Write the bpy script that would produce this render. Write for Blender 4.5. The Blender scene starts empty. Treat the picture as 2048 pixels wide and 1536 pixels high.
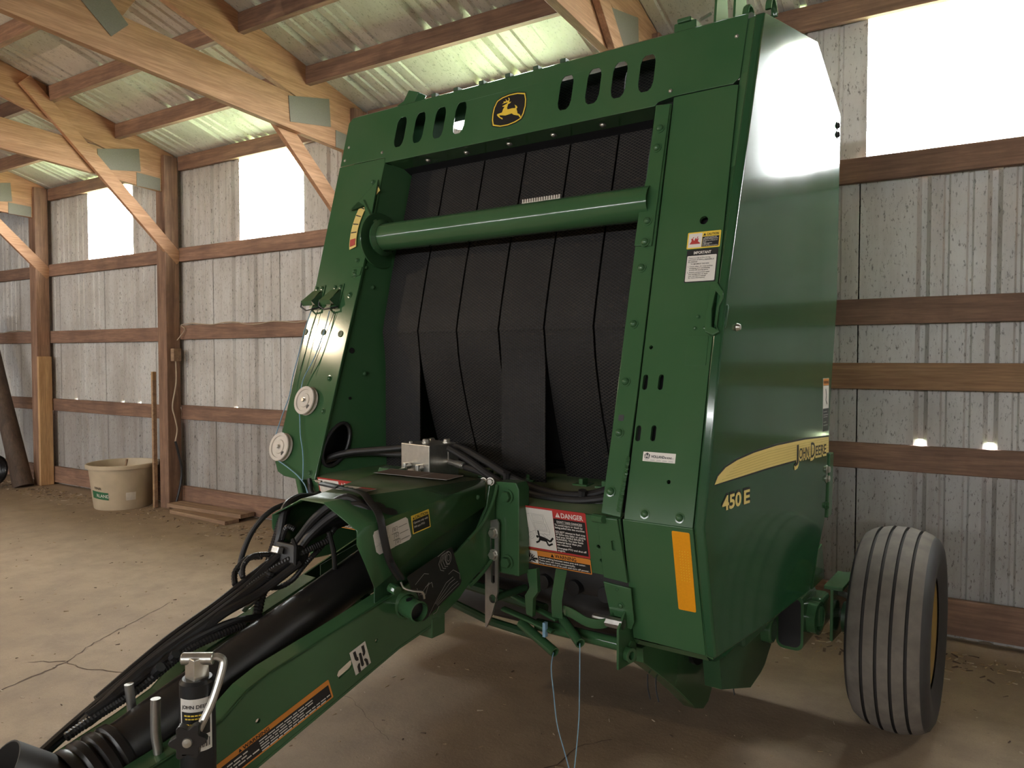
import bpy, bmesh, math, random
from mathutils import Vector, Matrix, geometry
random.seed(7)
SC = bpy.context.scene
COL = SC.collection
R = math.radians

# ------------------------------------------------------------------ camera
cd = bpy.data.cameras.new('camera'); cam = bpy.data.objects.new('camera', cd); COL.objects.link(cam)
cam.location = (0, 0, 1.42); cam.rotation_euler = (R(88.1), 0, R(32.6))
cd.sensor_width = 36.0; cd.lens = 1500 / 2048 * 36.0; cd.clip_start = 0.05; cd.clip_end = 200
SC.camera = cam
# ------------------------------------------------------------------ overcast sky, exposure
SKY = 72.0
w = bpy.data.worlds.new('world'); SC.world = w; w.use_nodes = True
bg = w.node_tree.nodes['Background']; bg.inputs[0].default_value = (0.98, 0.99, 1.0, 1); bg.inputs[1].default_value = SKY
SC.view_settings.view_transform = 'Standard'; SC.view_settings.look = 'None'
SC.view_settings.gamma = 1.0; SC.view_settings.use_curve_mapping = False
SC.view_settings.exposure = 0.22
SC.cycles.use_denoising = True
SC.cycles.max_bounces = 10; SC.cycles.diffuse_bounces = 6; SC.cycles.sample_clamp_indirect = 8

# ------------------------------------------------------------------ helpers
def tag(o, label=None, cat=None, group=None, kind=None):
    if label: o['label'] = label
    if cat: o['category'] = cat
    if group: o['group'] = group
    if kind: o['kind'] = kind
    return o
def empty(name, loc=(0, 0, 0), rz=0, parent=None):
    o = bpy.data.objects.new(name, None); COL.objects.link(o)
    o.location = loc; o.rotation_euler = (0, 0, rz); o.parent = parent
    o.empty_display_size = 0.1
    return o
def spline(pts, n=8):
    P = [Vector(p) for p in pts]
    if len(P) < 3: return P
    out = []
    for i in range(len(P) - 1):
        a = P[max(i - 1, 0)]; b = P[i]; c = P[i + 1]; d = P[min(i + 2, len(P) - 1)]
        for k in range(n):
            t = k / n
            out.append(0.5 * ((2 * b) + (c - a) * t + (2 * a - 5 * b + 4 * c - d) * t * t + (3 * b - a - 3 * c + d) * t ** 3))
    out.append(P[-1])
    return out
class MB:
    """collects shapes for one mesh"""
    def __init__(s): s.v = []; s.f = []; s.m = []; s.cur = 0
    def mat(s, i): s.cur = i; return s
    def add(s, vs, fs):
        b = len(s.v); s.v += [tuple(v) for v in vs]
        for f in fs: s.f.append(tuple(b + i for i in f)); s.m.append(s.cur)
        return s
    def box(s, c, d, rot=None):
        x, y, z = d[0] / 2, d[1] / 2, d[2] / 2
        vs = [Vector((a * x, b * y, e * z)) for a in (-1, 1) for b in (-1, 1) for e in (-1, 1)]
        if rot is not None: vs = [rot @ v for v in vs]
        c = Vector(c); vs = [v + c for v in vs]
        return s.add(vs, [(0, 1, 3, 2), (4, 6, 7, 5), (0, 4, 5, 1), (2, 3, 7, 6), (0, 2, 6, 4), (1, 5, 7, 3)])
    def b2(s, lo, hi):
        return s.box([(a + b) / 2 for a, b in zip(lo, hi)], [abs(b - a) for a, b in zip(lo, hi)])
    def cyl(s, p0, p1, r0, r1=None, n=16, caps=True):
        r1 = r0 if r1 is None else r1
        p0 = Vector(p0); p1 = Vector(p1); q = (p1 - p0).to_track_quat('Z', 'Y')
        vs = []
        for p, r in ((p0, r0), (p1, r1)):
            for i in range(n):
                a = 2 * math.pi * i / n; vs.append(p + q @ Vector((r * math.cos(a), r * math.sin(a), 0)))
        fs = [(i, (i + 1) % n, n + (i + 1) % n, n + i) for i in range(n)]
        if caps: fs += [tuple(range(n - 1, -1, -1)), tuple(range(n, 2 * n))]
        return s.add(vs, fs)
    def lathe(s, prof, p0, axis, n=32, close=False):
        """prof: list of (radius, distance along axis)"""
        q = Vector(axis).normalized().to_track_quat('Z', 'Y'); p0 = Vector(p0); vs = []; k = len(prof)
        for i in range(n):
            a = 2 * math.pi * i / n
            for r, h in prof: vs.append(p0 + q @ Vector((r * math.cos(a), r * math.sin(a), h)))
        fs = []
        for i in range(n):
            j = (i + 1) % n
            for t in range(k if close else k - 1):
                u = (t + 1) % k; fs.append((i * k + t, j * k + t, j * k + u, i * k + u))
        return s.add(vs, fs)
    def tube(s, pts, r, n=8, caps=True, flat=None):
        """sweep a circle (or list of radii) along points; flat=(w,h) sweeps a flat band"""
        P = [Vector(p) for p in pts]; m = len(P); rr = r if isinstance(r, (list, tuple)) else [r] * m
        vs = []; up = Vector((0, 0, 1)); prev = None
        for i in range(m):
            t = (P[min(i + 1, m - 1)] - P[max(i - 1, 0)]); t = t.normalized() if t.length > 1e-9 else Vector((0, 0, 1))
            if prev is None:
                a = t.cross(up); a = a.normalized() if a.length > 1e-3 else t.orthogonal().normalized()
            else:
                a = prev - t * prev.dot(t); a = a.normalized() if a.length > 1e-6 else t.orthogonal().normalized()
            prev = a; b = t.cross(a)
            for k in range(n):
                g = 2 * math.pi * (k + .5) / n
                ca, sa = math.cos(g), math.sin(g)
                if flat: vs.append(P[i] + a * (math.copysign(min(1, abs(ca) * 1.42), ca) * flat[0] / 2) + b * (math.copysign(min(1, abs(sa) * 1.42), sa) * flat[1] / 2))
                else: vs.append(P[i] + (a * ca + b * sa) * rr[i])
        fs = [(i * n + k, i * n + (k + 1) % n, (i + 1) * n + (k + 1) % n, (i + 1) * n + k) for i in range(m - 1) for k in range(n)]
        if caps: fs += [tuple(range(n - 1, -1, -1)), tuple((m - 1) * n + k for k in range(n))]
        return s.add(vs, fs)
    def corr(s, pts, r, n=8, pitch=.006):
        """corrugated conduit"""
        P = spline(pts, 10); Q = [P[0]]; acc = 0
        for i in range(1, len(P)):
            d = P[i] - P[i - 1]; L = d.length; k = max(1, int(L / (pitch / 2)))
            for j in range(1, k + 1): Q.append(P[i - 1] + d * (j / k))
        return s.tube(Q, [r * (1.0 if i % 2 else .84) for i in range(len(Q))], n)
    def prism(s, poly, fn, t, holes=()):
        """polygon (2D, holes allowed) mapped by fn(u, v, w) and given thickness t (w from 0 down to -t)"""
        loops = [list(poly)] + [list(h) for h in holes]
        tri = geometry.tessellate_polygon([[Vector((a, b, 0)) for a, b in l] for l in loops])
        flat = [p for l in loops for p in l]; n = len(flat)
        vs = [fn(a, b, 0) for a, b in flat] + [fn(a, b, -t) for a, b in flat]
        fs = []
        for T in tri:
            a, b, c = (Vector(flat[i]) for i in T)
            T = T if (b - a).cross(c - a) > 0 else T[::-1]
            fs.append(tuple(T)); fs.append(tuple(n + i for i in T[::-1]))
        o = 0
        for li, l in enumerate(loops):
            k = len(l); ar = sum(l[i][0] * l[(i + 1) % k][1] - l[(i + 1) % k][0] * l[i][1] for i in range(k))
            ccw = (ar > 0) == (li == 0)
            for i in range(k):
                a, b = o + i, o + (i + 1) % k
                fs.append((a, n + a, n + b, b) if ccw else (a, b, n + b, n + a))
            o += k
        return s.add(vs, fs)
    def sheet(s, poly, fn, w=0):
        tri = geometry.tessellate_polygon([[Vector((a, b, 0)) for a, b in poly]])
        fs = []
        for T in tri:
            a, b, c = (Vector(poly[i]) for i in T); fs.append(tuple(T) if (b - a).cross(c - a) > 0 else tuple(T[::-1]))
        return s.add([fn(a, b, w) for a, b in poly], fs)
    def build(s, name, mats, parent=None, smooth=35, bevel=0, kind=None, label=None, seg=2):
        me = bpy.data.meshes.new(name); me.from_pydata(s.v, [], s.f); me.validate()
        for mt in (mats if isinstance(mats, (list, tuple)) else [mats]): me.materials.append(mt)
        if len(me.polygons) == len(s.m):
            me.polygons.foreach_set('material_index', s.m)
        if smooth:
            me.polygons.foreach_set('use_smooth', [True] * len(me.polygons)); me.set_sharp_from_angle(angle=R(smooth))
        me.update()
        o = bpy.data.objects.new(name, me); COL.objects.link(o); o.parent = parent
        if bevel:
            b = o.modifiers.new('bevel', 'BEVEL'); b.width = bevel; b.segments = seg; b.limit_method = 'ANGLE'; b.angle_limit = R(40)
            b.harden_normals = True
        tag(o, label=label, kind=kind)
        return o
def roundrect(x0, y0, x1, y1, r, n=5):
    out = []
    for cx, cy, a0 in ((x1 - r, y1 - r, 0), (x0 + r, y1 - r, 90), (x0 + r, y0 + r, 180), (x1 - r, y0 + r, 270)):
        for i in range(n + 1):
            a = R(a0 + 90 * i / n); out.append((cx + r * math.cos(a), cy + r * math.sin(a)))
    return out
def circ(cx, cy, r, n=20, ry=None): return [(cx + r * math.cos(2 * math.pi * i / n), cy + (ry or r) * math.sin(2 * math.pi * i / n)) for i in range(n)]
_txt = {}
def textmesh(body, size, bold=0.0, align='LEFT', shear=0.0, sx=1.0):
    key = (body, round(size, 5), bold, align, shear, sx)
    if key in _txt: return _txt[key]
    c = bpy.data.curves.new('lettering', 'FONT'); c.body = body; c.size = size; c.align_x = align; c.shear = shear
    c.offset = bold * size; c.resolution_u = 3; c.space_line = 1.0
    o = bpy.data.objects.new('lettering', c); COL.objects.link(o)
    dg = bpy.context.evaluated_depsgraph_get(); dg.update()
    me = bpy.data.meshes.new_from_object(o.evaluated_get(dg))
    vs = [(v.co.x * sx, v.co.y) for v in me.vertices]; fs = [tuple(p.vertices) for p in me.polygons]
    bpy.data.objects.remove(o); bpy.data.curves.remove(c); bpy.data.meshes.remove(me)
    _txt[key] = (vs, fs); return _txt[key]
def frame(o, ux, uy, n=None):
    o = Vector(o); ux = Vector(ux).normalized(); uy = Vector(uy).normalized()
    n = Vector(n).normalized() if n is not None else ux.cross(uy).normalized()
    return lambda u, v, w=0: o + ux * u + uy * v + n * w

# ------------------------------------------------------------------ materials
def newmat(name):
    m = bpy.data.materials.new(name); m.use_nodes = True; nt = m.node_tree
    return m, nt, nt.nodes['Principled BSDF']
def lk(nt, a, b): nt.links.new(a, b)
def noise(nt, scale, detail=3, rough=.55, vec=None, dist=0):
    n = nt.nodes.new('ShaderNodeTexNoise'); n.inputs['Scale'].default_value = scale; n.inputs['Detail'].default_value = detail
    n.inputs['Roughness'].default_value = rough; n.inputs['Distortion'].default_value = dist
    if vec is not None: lk(nt, vec, n.inputs['Vector'])
    return n.outputs[0]
def ramp(nt, fac, stops):
    r = nt.nodes.new('ShaderNodeValToRGB'); e = r.color_ramp.elements
    while len(e) < len(stops): e.new(.5)
    for i, (p, c) in enumerate(stops):
        e[i].position = p; e[i].color = (c[0], c[1], c[2], 1) if isinstance(c, (tuple, list)) else (c, c, c, 1)
    lk(nt, fac, r.inputs[0]); return r.outputs[0]
def mapped(nt, scale=(1, 1, 1), kind='Object', loc=None, rot=None):
    t = nt.nodes.new('ShaderNodeTexCoord'); mp = nt.nodes.new('ShaderNodeMapping')
    mp.inputs['Scale'].default_value = scale
    if rot: mp.inputs['Rotation'].default_value = rot
    lk(nt, t.outputs[kind], mp.inputs['Vector']); return mp.outputs[0]
def mixc(nt, fac, a, b, mode='MIX'):
    m = nt.nodes.new('ShaderNodeMix'); m.data_type = 'RGBA'; m.blend_type = mode
    F = m.inputs[0]; A = m.inputs[6]; B = m.inputs[7]
    for sock, val in ((F, fac), (A, a), (B, b)):
        if isinstance(val, bpy.types.NodeSocket): lk(nt, val, sock)
        elif isinstance(val, (int, float)): sock.default_value = val if sock.type == 'VALUE' else (val, val, val, 1)
        else: sock.default_value = (val[0], val[1], val[2], 1)
    return m.outputs[2]
def bump(nt, p, h, strength=.3, dist=.01):
    b = nt.nodes.new('ShaderNodeBump'); b.inputs['Strength'].default_value = strength; b.inputs['Distance'].default_value = dist
    lk(nt, h, b.inputs['Height']); lk(nt, b.outputs[0], p.inputs['Normal'])
def simple(name, col, rough=.5, metal=0, var=.12, scale=14, coat=0, spec=.5):
    m, nt, p = newmat(name)
    n = noise(nt, scale, 4, vec=mapped(nt))
    lk(nt, mixc(nt, n, [c * (1 - var) for c in col], [min(1, c * (1 + var)) for c in col]), p.inputs['Base Color'])
    p.inputs['Roughness'].default_value = rough; p.inputs['Metallic'].default_value = metal
    p.inputs['Coat Weight'].default_value = coat; p.inputs['Coat Roughness'].default_value = .08
    p.inputs['Specular IOR Level'].default_value = spec
    return m
def paint(name, col, rough, dust=0.0, coat=.0, peel=.02):
    """gloss machine paint with faint dust"""
    m, nt, p = newmat(name); v = mapped(nt)
    n = noise(nt, 3.0, 3, vec=v)
    c = mixc(nt, n, [k * .95 for k in col], [k * 1.05 for k in col])
    f = ramp(nt, n, [(.35, 0), (.8, dust)])
    c = mixc(nt, f, c, (.30, .27, .20)); lk(nt, c, p.inputs['Base Color'])
    rr = ramp(nt, n, [(.3, rough), (.75, rough + .04)]); lk(nt, rr, p.inputs['Roughness'])
    p.inputs['Coat Weight'].default_value = coat; p.inputs['Coat Roughness'].default_value = .06
    if peel: bump(nt, p, noise(nt, 320, 1, vec=v), peel, .0006)
    return m
def wood(name, axis, base, dark, age=.5):
    """sawn lumber; grain runs along the given axis"""
    m, nt, p = newmat(name)
    sc = [22, 22, 22]; sc['xyz'.index(axis)] = 1.3
    v = mapped(nt, sc); v2 = mapped(nt, [3, 3, 3])
    oi = nt.nodes.new('ShaderNodeObjectInfo')
    add = nt.nodes.new('ShaderNodeVectorMath'); add.operation = 'ADD'; lk(nt, v, add.inputs[0])
    cmb = nt.nodes.new('ShaderNodeVectorMath'); cmb.operation = 'SCALE'; cmb.inputs['Scale'].default_value = 40
    lk(nt, oi.outputs['Random'], cmb.inputs[0]); lk(nt, cmb.outputs[0], add.inputs[1])
    g = noise(nt, 1.0, 6, .6, add.outputs[0], .6); fine = noise(nt, 5.0, 3, .6, add.outputs[0])
    c = mixc(nt, ramp(nt, g, [(.33, 0), (.62, 1)]), dark, base)
    c = mixc(nt, ramp(nt, fine, [(.4, .35), (.6, 0)]), c, [k * .55 for k in dark])
    st = noise(nt, 1.2, 5, .6, v2)
    c = mixc(nt, ramp(nt, st, [(.45, 0), (.8, age)]), c, [dark[0] * .6, dark[1] * .6, dark[2] * .65])
    hue = nt.nodes.new('ShaderNodeHueSaturation'); lk(nt, c, hue.inputs['Color'])
    mr = nt.nodes.new('ShaderNodeMapRange'); lk(nt, oi.outputs['Random'], mr.inputs[0]); mr.inputs[3].default_value = .86; mr.inputs[4].default_value = 1.12
    lk(nt, mr.outputs[0], hue.inputs['Value']); lk(nt, hue.outputs[0], p.inputs['Base Color'])
    p.inputs['Roughness'].default_value = .75
    bump(nt, p, g, .25, .004)
    return m
def tin(name, col, dirt, streak_axis='z', amount=.5, rough=.42, metal=.0):
    """ribbed steel sheet with dirt streaks, specks and webs"""
    m, nt, p = newmat(name)
    sc = [9, 9, 9]; sc['xyz'.index(streak_axis)] = .9
    s = noise(nt, 1.0, 6, .65, mapped(nt, sc)); b = noise(nt, 1.6, 5, .6, mapped(nt)); sp = noise(nt, 48, 6, .75, mapped(nt, [1.6 if a != streak_axis else .6 for a in 'xyz']))
    c = mixc(nt, ramp(nt, s, [(.40, 0), (.78, amount)]), col, dirt)
    c = mixc(nt, ramp(nt, b, [(.45, 0), (.75, amount * .8)]), c, [k * .8 for k in dirt])
    c = mixc(nt, ramp(nt, sp, [(.565, 0), (.63, min(1, amount * 1.4))]), c, [k * .25 for k in dirt])
    lk(nt, c, p.inputs['Base Color']); p.inputs['Roughness'].default_value = rough; p.inputs['Metallic'].default_value = metal
    bump(nt, p, b, .08, .02)
    return m
M = {}
M['tin_wall'] = tin('tin_wall', (.58, .57, .55), (.27, .215, .165), 'z', .55)
M['tin_low'] = tin('tin_low', (.40, .39, .38), (.20, .155, .12), 'z', .6)
M['tin_roof'] = tin('tin_roof', (.74, .725, .69), (.34, .30, .25), 'y', .4)
M['wood_x'] = wood('wood_x', 'x', (.33, .19, .125), (.18, .10, .068), .7)
M['wood_z'] = wood('wood_z', 'z', (.36, .21, .135), (.20, .11, .07), .7)
M['wood_y'] = wood('wood_y', 'y', (.56, .315, .185), (.40, .20, .105), .25)
M['wood_new'] = wood('wood_new', 'x', (.42, .25, .13), (.24, .125, .065), .3)
M['wood_plank'] = wood('wood_plank', 'z', (.60, .38, .19), (.42, .24, .11), .3)
M['wood_dark'] = wood('wood_dark', 'z', (.13, .085, .06), (.07, .045, .033), .5)
M['wood_floor'] = wood('wood_floor', 'x', (.38, .25, .15), (.22, .13, .08), .4)
M['galv'] = simple('galvanised_plate', (.18, .163, .13), .75, 0, .4, 260)
def concrete():
    m, nt, p = newmat('concrete_floor'); v = mapped(nt)
    a = noise(nt, .55, 6, .6, v); b = noise(nt, 5, 6, .65, v); c = noise(nt, 55, 5, .7, v)
    col = mixc(nt, ramp(nt, a, [(.3, 0), (.72, 1)]), (.265, .187, .118), (.37, .275, .185))
    col = mixc(nt, ramp(nt, b, [(.40, .0), (.66, .6)]), col, (.19, .135, .09))
    d = noise(nt, 170, 4, .7, v)
    col = mixc(nt, ramp(nt, d, [(.50, 0), (.68, .45)]), col, (.19, .135, .09))
    col = mixc(nt, ramp(nt, c, [(.60, 0), (.70, .65)]), col, (.16, .11, .075))
    col = mixc(nt, ramp(nt, c, [(.26, .5), (.36, 0)]), col, (.62, .54, .42))
    lk(nt, col, p.inputs['Base Color']); p.inputs['Roughness'].default_value = .72
    bump(nt, p, mixc(nt, .5, b, c), .35, .008); return m
M['concrete'] = concrete()
M['crack'] = simple('crack_dirt', (.10, .065, .045), .95, 0, .3, 60)
M['chip'] = simple('straw_chips', (.30, .21, .12), .9, 0, .5, 9)
M['soil'] = simple('outdoor_grass', (.11, .15, .05), .95, 0, .4, 2)
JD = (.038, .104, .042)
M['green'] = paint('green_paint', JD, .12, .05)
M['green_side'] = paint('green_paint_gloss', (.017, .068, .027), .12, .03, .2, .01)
M['green_dusty'] = paint('green_paint_dusty', (.03, .10, .025), .42, .75)
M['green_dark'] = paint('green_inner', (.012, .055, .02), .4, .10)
def belt():
    m, nt, p = newmat('belt_rubber')
    def diag(sg):
        v = mapped(nt, (1, 1, 1)); sx = nt.nodes.new('ShaderNodeSeparateXYZ'); lk(nt, v, sx.inputs[0])
        a = nt.nodes.new('ShaderNodeMath'); a.operation = 'MULTIPLY'; lk(nt, sx.outputs[0], a.inputs[0]); a.inputs[1].default_value = sg * 330
        b = nt.nodes.new('ShaderNodeMath'); b.operation = 'MULTIPLY_ADD'; lk(nt, sx.outputs[2], b.inputs[0]); b.inputs[1].default_value = 560; lk(nt, a.outputs[0], b.inputs[2])
        c = nt.nodes.new('ShaderNodeMath'); c.operation = 'SINE'; lk(nt, b.outputs[0], c.inputs[0]); return c.outputs[0]
    mx = nt.nodes.new('ShaderNodeMath'); mx.operation = 'MAXIMUM'; lk(nt, diag(1), mx.inputs[0]); lk(nt, diag(-1), mx.inputs[1])
    n = noise(nt, 2.2, 5, .6, mapped(nt)); f = noise(nt, 60, 4, .6, mapped(nt))
    rib = ramp(nt, mx.outputs[0], [(.55, 0), (.95, 1)])
    dirt = mixc(nt, ramp(nt, n, [(.35, 0), (.7, .8)]), (.030, .027, .026), (.085, .072, .060))
    c = mixc(nt, rib, (.005, .005, .006), dirt)
    c = mixc(nt, ramp(nt, f, [(.62, 0), (.75, .35)]), c, (.14, .10, .07))
    lk(nt, c, p.inputs['Base Color']); p.inputs['Roughness'].default_value = .6; p.inputs['Specular IOR Level'].default_value = .3
    bump(nt, p, rib, 1.0, .004); return m
M['belt'] = belt()
M['rubber'] = simple('black_rubber', (.016, .015, .015), .42, 0, .3, 30)
M['plastic'] = simple('black_plastic', (.020, .018, .017), .33, 0, .35, 9)
M['blackpaint'] = simple('black_paint', (.008, .008, .009), .45, 0, .2, 12)
M['grey_plastic'] = simple('grey_plastic', (.055, .05, .047), .5, 0, .2, 12)
M['tire'] = simple('tire_rubber', (.145, .125, .105), .85, 0, .5, 16)
M['tire_side'] = simple('tire_sidewall', (.035, .033, .032), .6, 0, .3, 18)
M['tire_groove'] = simple('tire_groove', (.03, .026, .023), .85, 0, .3, 18)
M['steel'] = simple('bare_steel', (.42, .40, .37), .38, .9, .25, 50)
M['zinc'] = simple('zinc_steel', (.62, .60, .55), .3, .9, .2, 60)
M['rim'] = simple('yellow_rim', (.27, .17, .045), .55, 0, .25, 10)
M['white'] = simple('white_print', (.70, .66, .60), .45, 0, .04, 20)
M['dirty_white'] = simple('white_nylon', (.60, .54, .47), .55, 0, .22, 22)
M['black'] = simple('black_print', (.012, .012, .013), .4, 0, .1, 20)
M['yellow'] = simple('yellow_print', (.80, .56, .06), .4, 0, .08, 20)
M['gold'] = simple('pale_yellow_print', (.72, .55, .18), .35, 0, .06, 20)
M['stripe'] = simple('stripe_shade', (.50, .36, .08), .35, 0, .06, 20)
M['red'] = simple('red_print', (.42, .035, .03), .45, 0, .08, 20)
M['orange'] = simple('orange_print', (.62, .22, .03), .45, 0, .08, 20)
M['amber'] = simple('amber_reflector', (.75, .30, .008), .3, 0, .1, 150)
M['grey'] = simple('grey_print', (.35, .34, .32), .5, 0, .1, 20)
M['brownprint'] = simple('faded_print', (.12, .085, .065), .7, 0, .3, 30)
M['twine'] = simple('blue_twine', (.22, .38, .50), .7, 0, .3, 80)
M['bucket'] = simple('tan_plastic', (.50, .41, .29), .5, 0, .25, 7)
M['cable'] = simple('pale_cable', (.42, .33, .24), .6, 0, .2, 20)
M['labelgreen'] = simple('green_label', (.02, .12, .05), .5, 0, .1, 20)
def pane():
    m, nt, p = newmat('clear_panel'); out = nt.nodes['Material Output']
    t = nt.nodes.new('ShaderNodeBsdfTransparent'); t.inputs[0].default_value = (.92, .95, .95, 1)
    d = nt.nodes.new('ShaderNodeBsdfTranslucent'); d.inputs[0].default_value = (.9, .93, .92, 1)
    x = nt.nodes.new('ShaderNodeMixShader'); x.inputs[0].default_value = .3
    lk(nt, t.outputs[0], x.inputs[1]); lk(nt, d.outputs[0], x.inputs[2]); lk(nt, x.outputs[0], out.inputs['Surface']); return m
M['pane'] = pane()
# ------------------------------------------------------------------ the shed
WY = 4.39                                     # inner plane of the wall sheets
PITCH = .305
def roof_z(y): return 3.365 + .28 * (4.3 - y) if y > -2.5 else 3.365 + .28 * 6.8 - .28 * (-2.5 - y)
def rib_profile(x0, x1, skip=0):
    """points across a ribbed sheet: (x, height of rib)"""
    out = [(x0, 0)]; k = math.ceil((x0 + .04) / PITCH)
    while k * PITCH < x1 - .03:
        c = k * PITCH
        for dx, h in ((-.032, 0), (-.012, .024), (.012, .024), (.032, 0), (.085, 0), (.094, .009), (.108, .009), (.117, 0), (.188, 0), (.197, .009), (.211, .009), (.220, 0)):
            if out[-1][0] + .002 < c + dx < x1 - .002: out.append((c + dx, h))
        k += 1
    out.append((x1, 0)); return out
def wall_sheet(x0, x1, z0, z1, parent, y=WY, gaps=(), mat='tin_wall'):
    pr = rib_profile(x0, x1); mb = MB()
    for (a, ha), (b, hb) in zip(pr, pr[1:]):
        zb = z0
        if ha > .01 and hb > .01 and any(abs((a + b) / 2 - g) < .06 for g, _ in gaps): zb = z0 + max(h for g, h in gaps if abs((a + b) / 2 - g) < .06)
        mb.add([(a, y + ha, zb), (b, y + hb, zb), (b, y + hb, z1), (a, y + ha, z1)], [(0, 1, 2, 3)])
    return mb.build('wall_sheet', M[mat], parent, smooth=0)
SHEET = PITCH * 3
SKYLIGHTS = ()
wall = tag(empty('wall_back', (0, 0, 0)), kind='structure')
WIN = [(-8.235, -7.39), (-5.71, -4.88), (-3.22, -2.39), (-.58, .25), (1.86, 2.69)]
GAPS = [(-.305, .05), (0, .05), (-6.1, .035), (-5.8, .03), (-5.185, .03), (-7.93, .04), (-7.62, .03), (-7.32, .03), (-8.54, .03), (-6.71, .03), (-10.07, .04), (-9.76, .04)]
x = -15.25
while x < 4.7:
    wall_sheet(x, x + SHEET + .006, -.11, .965, wall, WY + .012, mat='tin_low')
    wall_sheet(x, x + SHEET + .006, .955, 2.43, wall, WY, GAPS)
    x += SHEET
edges = [-15.25] + [e for wn in WIN for e in wn] + [4.7]
for a, b in zip(edges[0::2], edges[1::2]):
    n = max(1, round((b - a) / SHEET)); s = (b - a) / n
    for i in range(n): wall_sheet(a + i * s, a + (i + 1) * s + (.006 if i < n - 1 else 0), 2.40, 3.36, wall, WY + .004)
for i, (a, b) in enumerate(WIN):
    pr = rib_profile(a, b); mb = MB()
    for (p, hp), (q, hq) in zip(pr, pr[1:]):
        mb.add([(p, WY + .01 + hp, 2.40), (q, WY + .01 + hq, 2.40), (q, WY + .01 + hq, 3.30), (p, WY + .01 + hp, 3.30)], [(0, 1, 2, 3)])
    o = tag(mb.build('window_%d' % (i + 1), M['pane'], None, smooth=0), kind='structure')
    lp = bpy.data.lights.new('window_portal', 'AREA'); lp.shape = 'RECTANGLE'; lp.size = b - a; lp.size_y = .8; lp.cycles.is_portal = True
    lo = bpy.data.objects.new('window_portal', lp); COL.objects.link(lo); lo.location = ((a + b) / 2, WY + .07, 2.84); lo.rotation_euler = (R(-90), 0, 0); lo.parent = o
POSTS = [-13.93, -11.49, -9.05, -6.62, -4.18, -1.74, .70, 3.14]
def board(name, lo, hi, mat, parent, bev=.004): return MB().b2(lo, hi).build(name, M[mat], parent, bevel=bev)
for i, (a, b) in enumerate(zip([-15.3] + POSTS, POSTS + [4.7])):
    a2, b2 = a + .07, b - .07
    j = lambda s=.012: random.uniform(-s, s)
    for z0, z1, m in ((2.35, 2.48, 'wood_x'), (1.60, 1.735, 'wood_x'), (.85, .985, 'wood_x'), (.02, .20, 'wood_x'), (3.205, 3.335, 'wood_x')):
        d = j()
        if a2 < -1 < b2 or a2 > -2: d = -.01 if z0 < 1.2 and z0 > .5 else d * .4
        mb = MB(); e = j(.008)
        y0, y1 = (4.345, 4.385)
        mb.add([(a2, y0, z0 + d), (b2, y0, z0 + d + e), (b2, y0, z1 + d + e), (a2, y0, z1 + d), (a2, y1, z0 + d), (b2, y1, z0 + d + e), (b2, y1, z1 + d + e), (a2, y1, z1 + d)],
               [(0, 1, 2, 3), (5, 4, 7, 6), (4, 0, 3, 7), (1, 5, 6, 2), (3, 2, 6, 7), (4, 5, 1, 0)])
        mb.build('girt' if 3 > z0 > .5 else ('skirt_board' if z0 < .5 else 'header_board'), M[m], wall, bevel=.004)
    if a > -2.5: board('girt', (a2, 4.335, 1.262), (b2, 4.385, 1.40), 'wood_new', wall)
for xx in POSTS:
    board('post', (xx - .07, 4.205, 0), (xx + .07, 4.345, 3.33), 'wood_z', wall, .006)

ceil = tag(empty('ceiling', (0, 0, 0)), kind='structure')
x = -15.25; lift = 0; sheet_i = 0; sky_n = len(WIN)
def roof_strip(x, ya, yb, lift, name, mat, parent):
    pr = [(p, h * 1.5) for p, h in rib_profile(x, x + SHEET + .03)]; mb = MB()
    for (p, hp), (q, hq) in zip(pr, pr[1:]):
        mb.add([(p, ya, roof_z(ya) + hp + lift), (q, ya, roof_z(ya) + hq + lift), (q, yb, roof_z(yb) + hq + lift), (p, yb, roof_z(yb) + hp + lift)], [(0, 1, 2, 3)])
    return mb.build(name, M[mat], parent, smooth=0)
while x < 4.7:
    lift = .0015 - lift; sheet_i += 1
    roof_strip(x, 4.62, -2.5, lift, 'roof_sheet', 'tin_roof', ceil)
    if sheet_i in SKYLIGHTS:                     # clear roof panels on the far slope, behind the camera
        ya, yb = -3.6, -8.2; sky_n += 1
        roof_strip(x, -2.5, ya, lift, 'roof_sheet', 'tin_roof', ceil); roof_strip(x, yb, -9.7, lift, 'roof_sheet', 'tin_roof', ceil)
        o = tag(roof_strip(x, ya, yb, lift, 'window_%d' % sky_n, 'pane', None), kind='structure')
        lp = bpy.data.lights.new('skylight_portal', 'AREA'); lp.shape = 'RECTANGLE'; lp.size = SHEET; lp.size_y = 4.75; lp.cycles.is_portal = True
        lo = bpy.data.objects.new('skylight_portal', lp); COL.objects.link(lo); ym = (ya + yb) / 2; lo.location = (x + SHEET / 2, ym, roof_z(ym) + .06); lo.rotation_euler = (R(15.64), 0, 0); lo.parent = o
    else: roof_strip(x, -2.5, -9.7, lift, 'roof_sheet', 'tin_roof', ceil)
    x += SHEET
y = 3.79
while y > -9.2:
    if abs(y + 2.5) > .2:
        zt = roof_z(y) - .004
        MB().add([(-15.2, y - .022, zt - .125), (4.6, y - .022, zt - .125), (4.6, y + .022, zt - .125), (-15.2, y + .022, zt - .125),
                  (-15.2, y - .022, zt), (4.6, y - .022, zt), (4.6, y + .022, zt - .008), (-15.2, y + .022, zt - .008)],
                 [(0, 3, 2, 1), (4, 5, 6, 7), (0, 1, 5, 4), (2, 3, 7, 6), (0, 4, 7, 3), (1, 2, 6, 5)]).build('purlin', M['wood_x'], ceil)
    y -= .567
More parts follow.
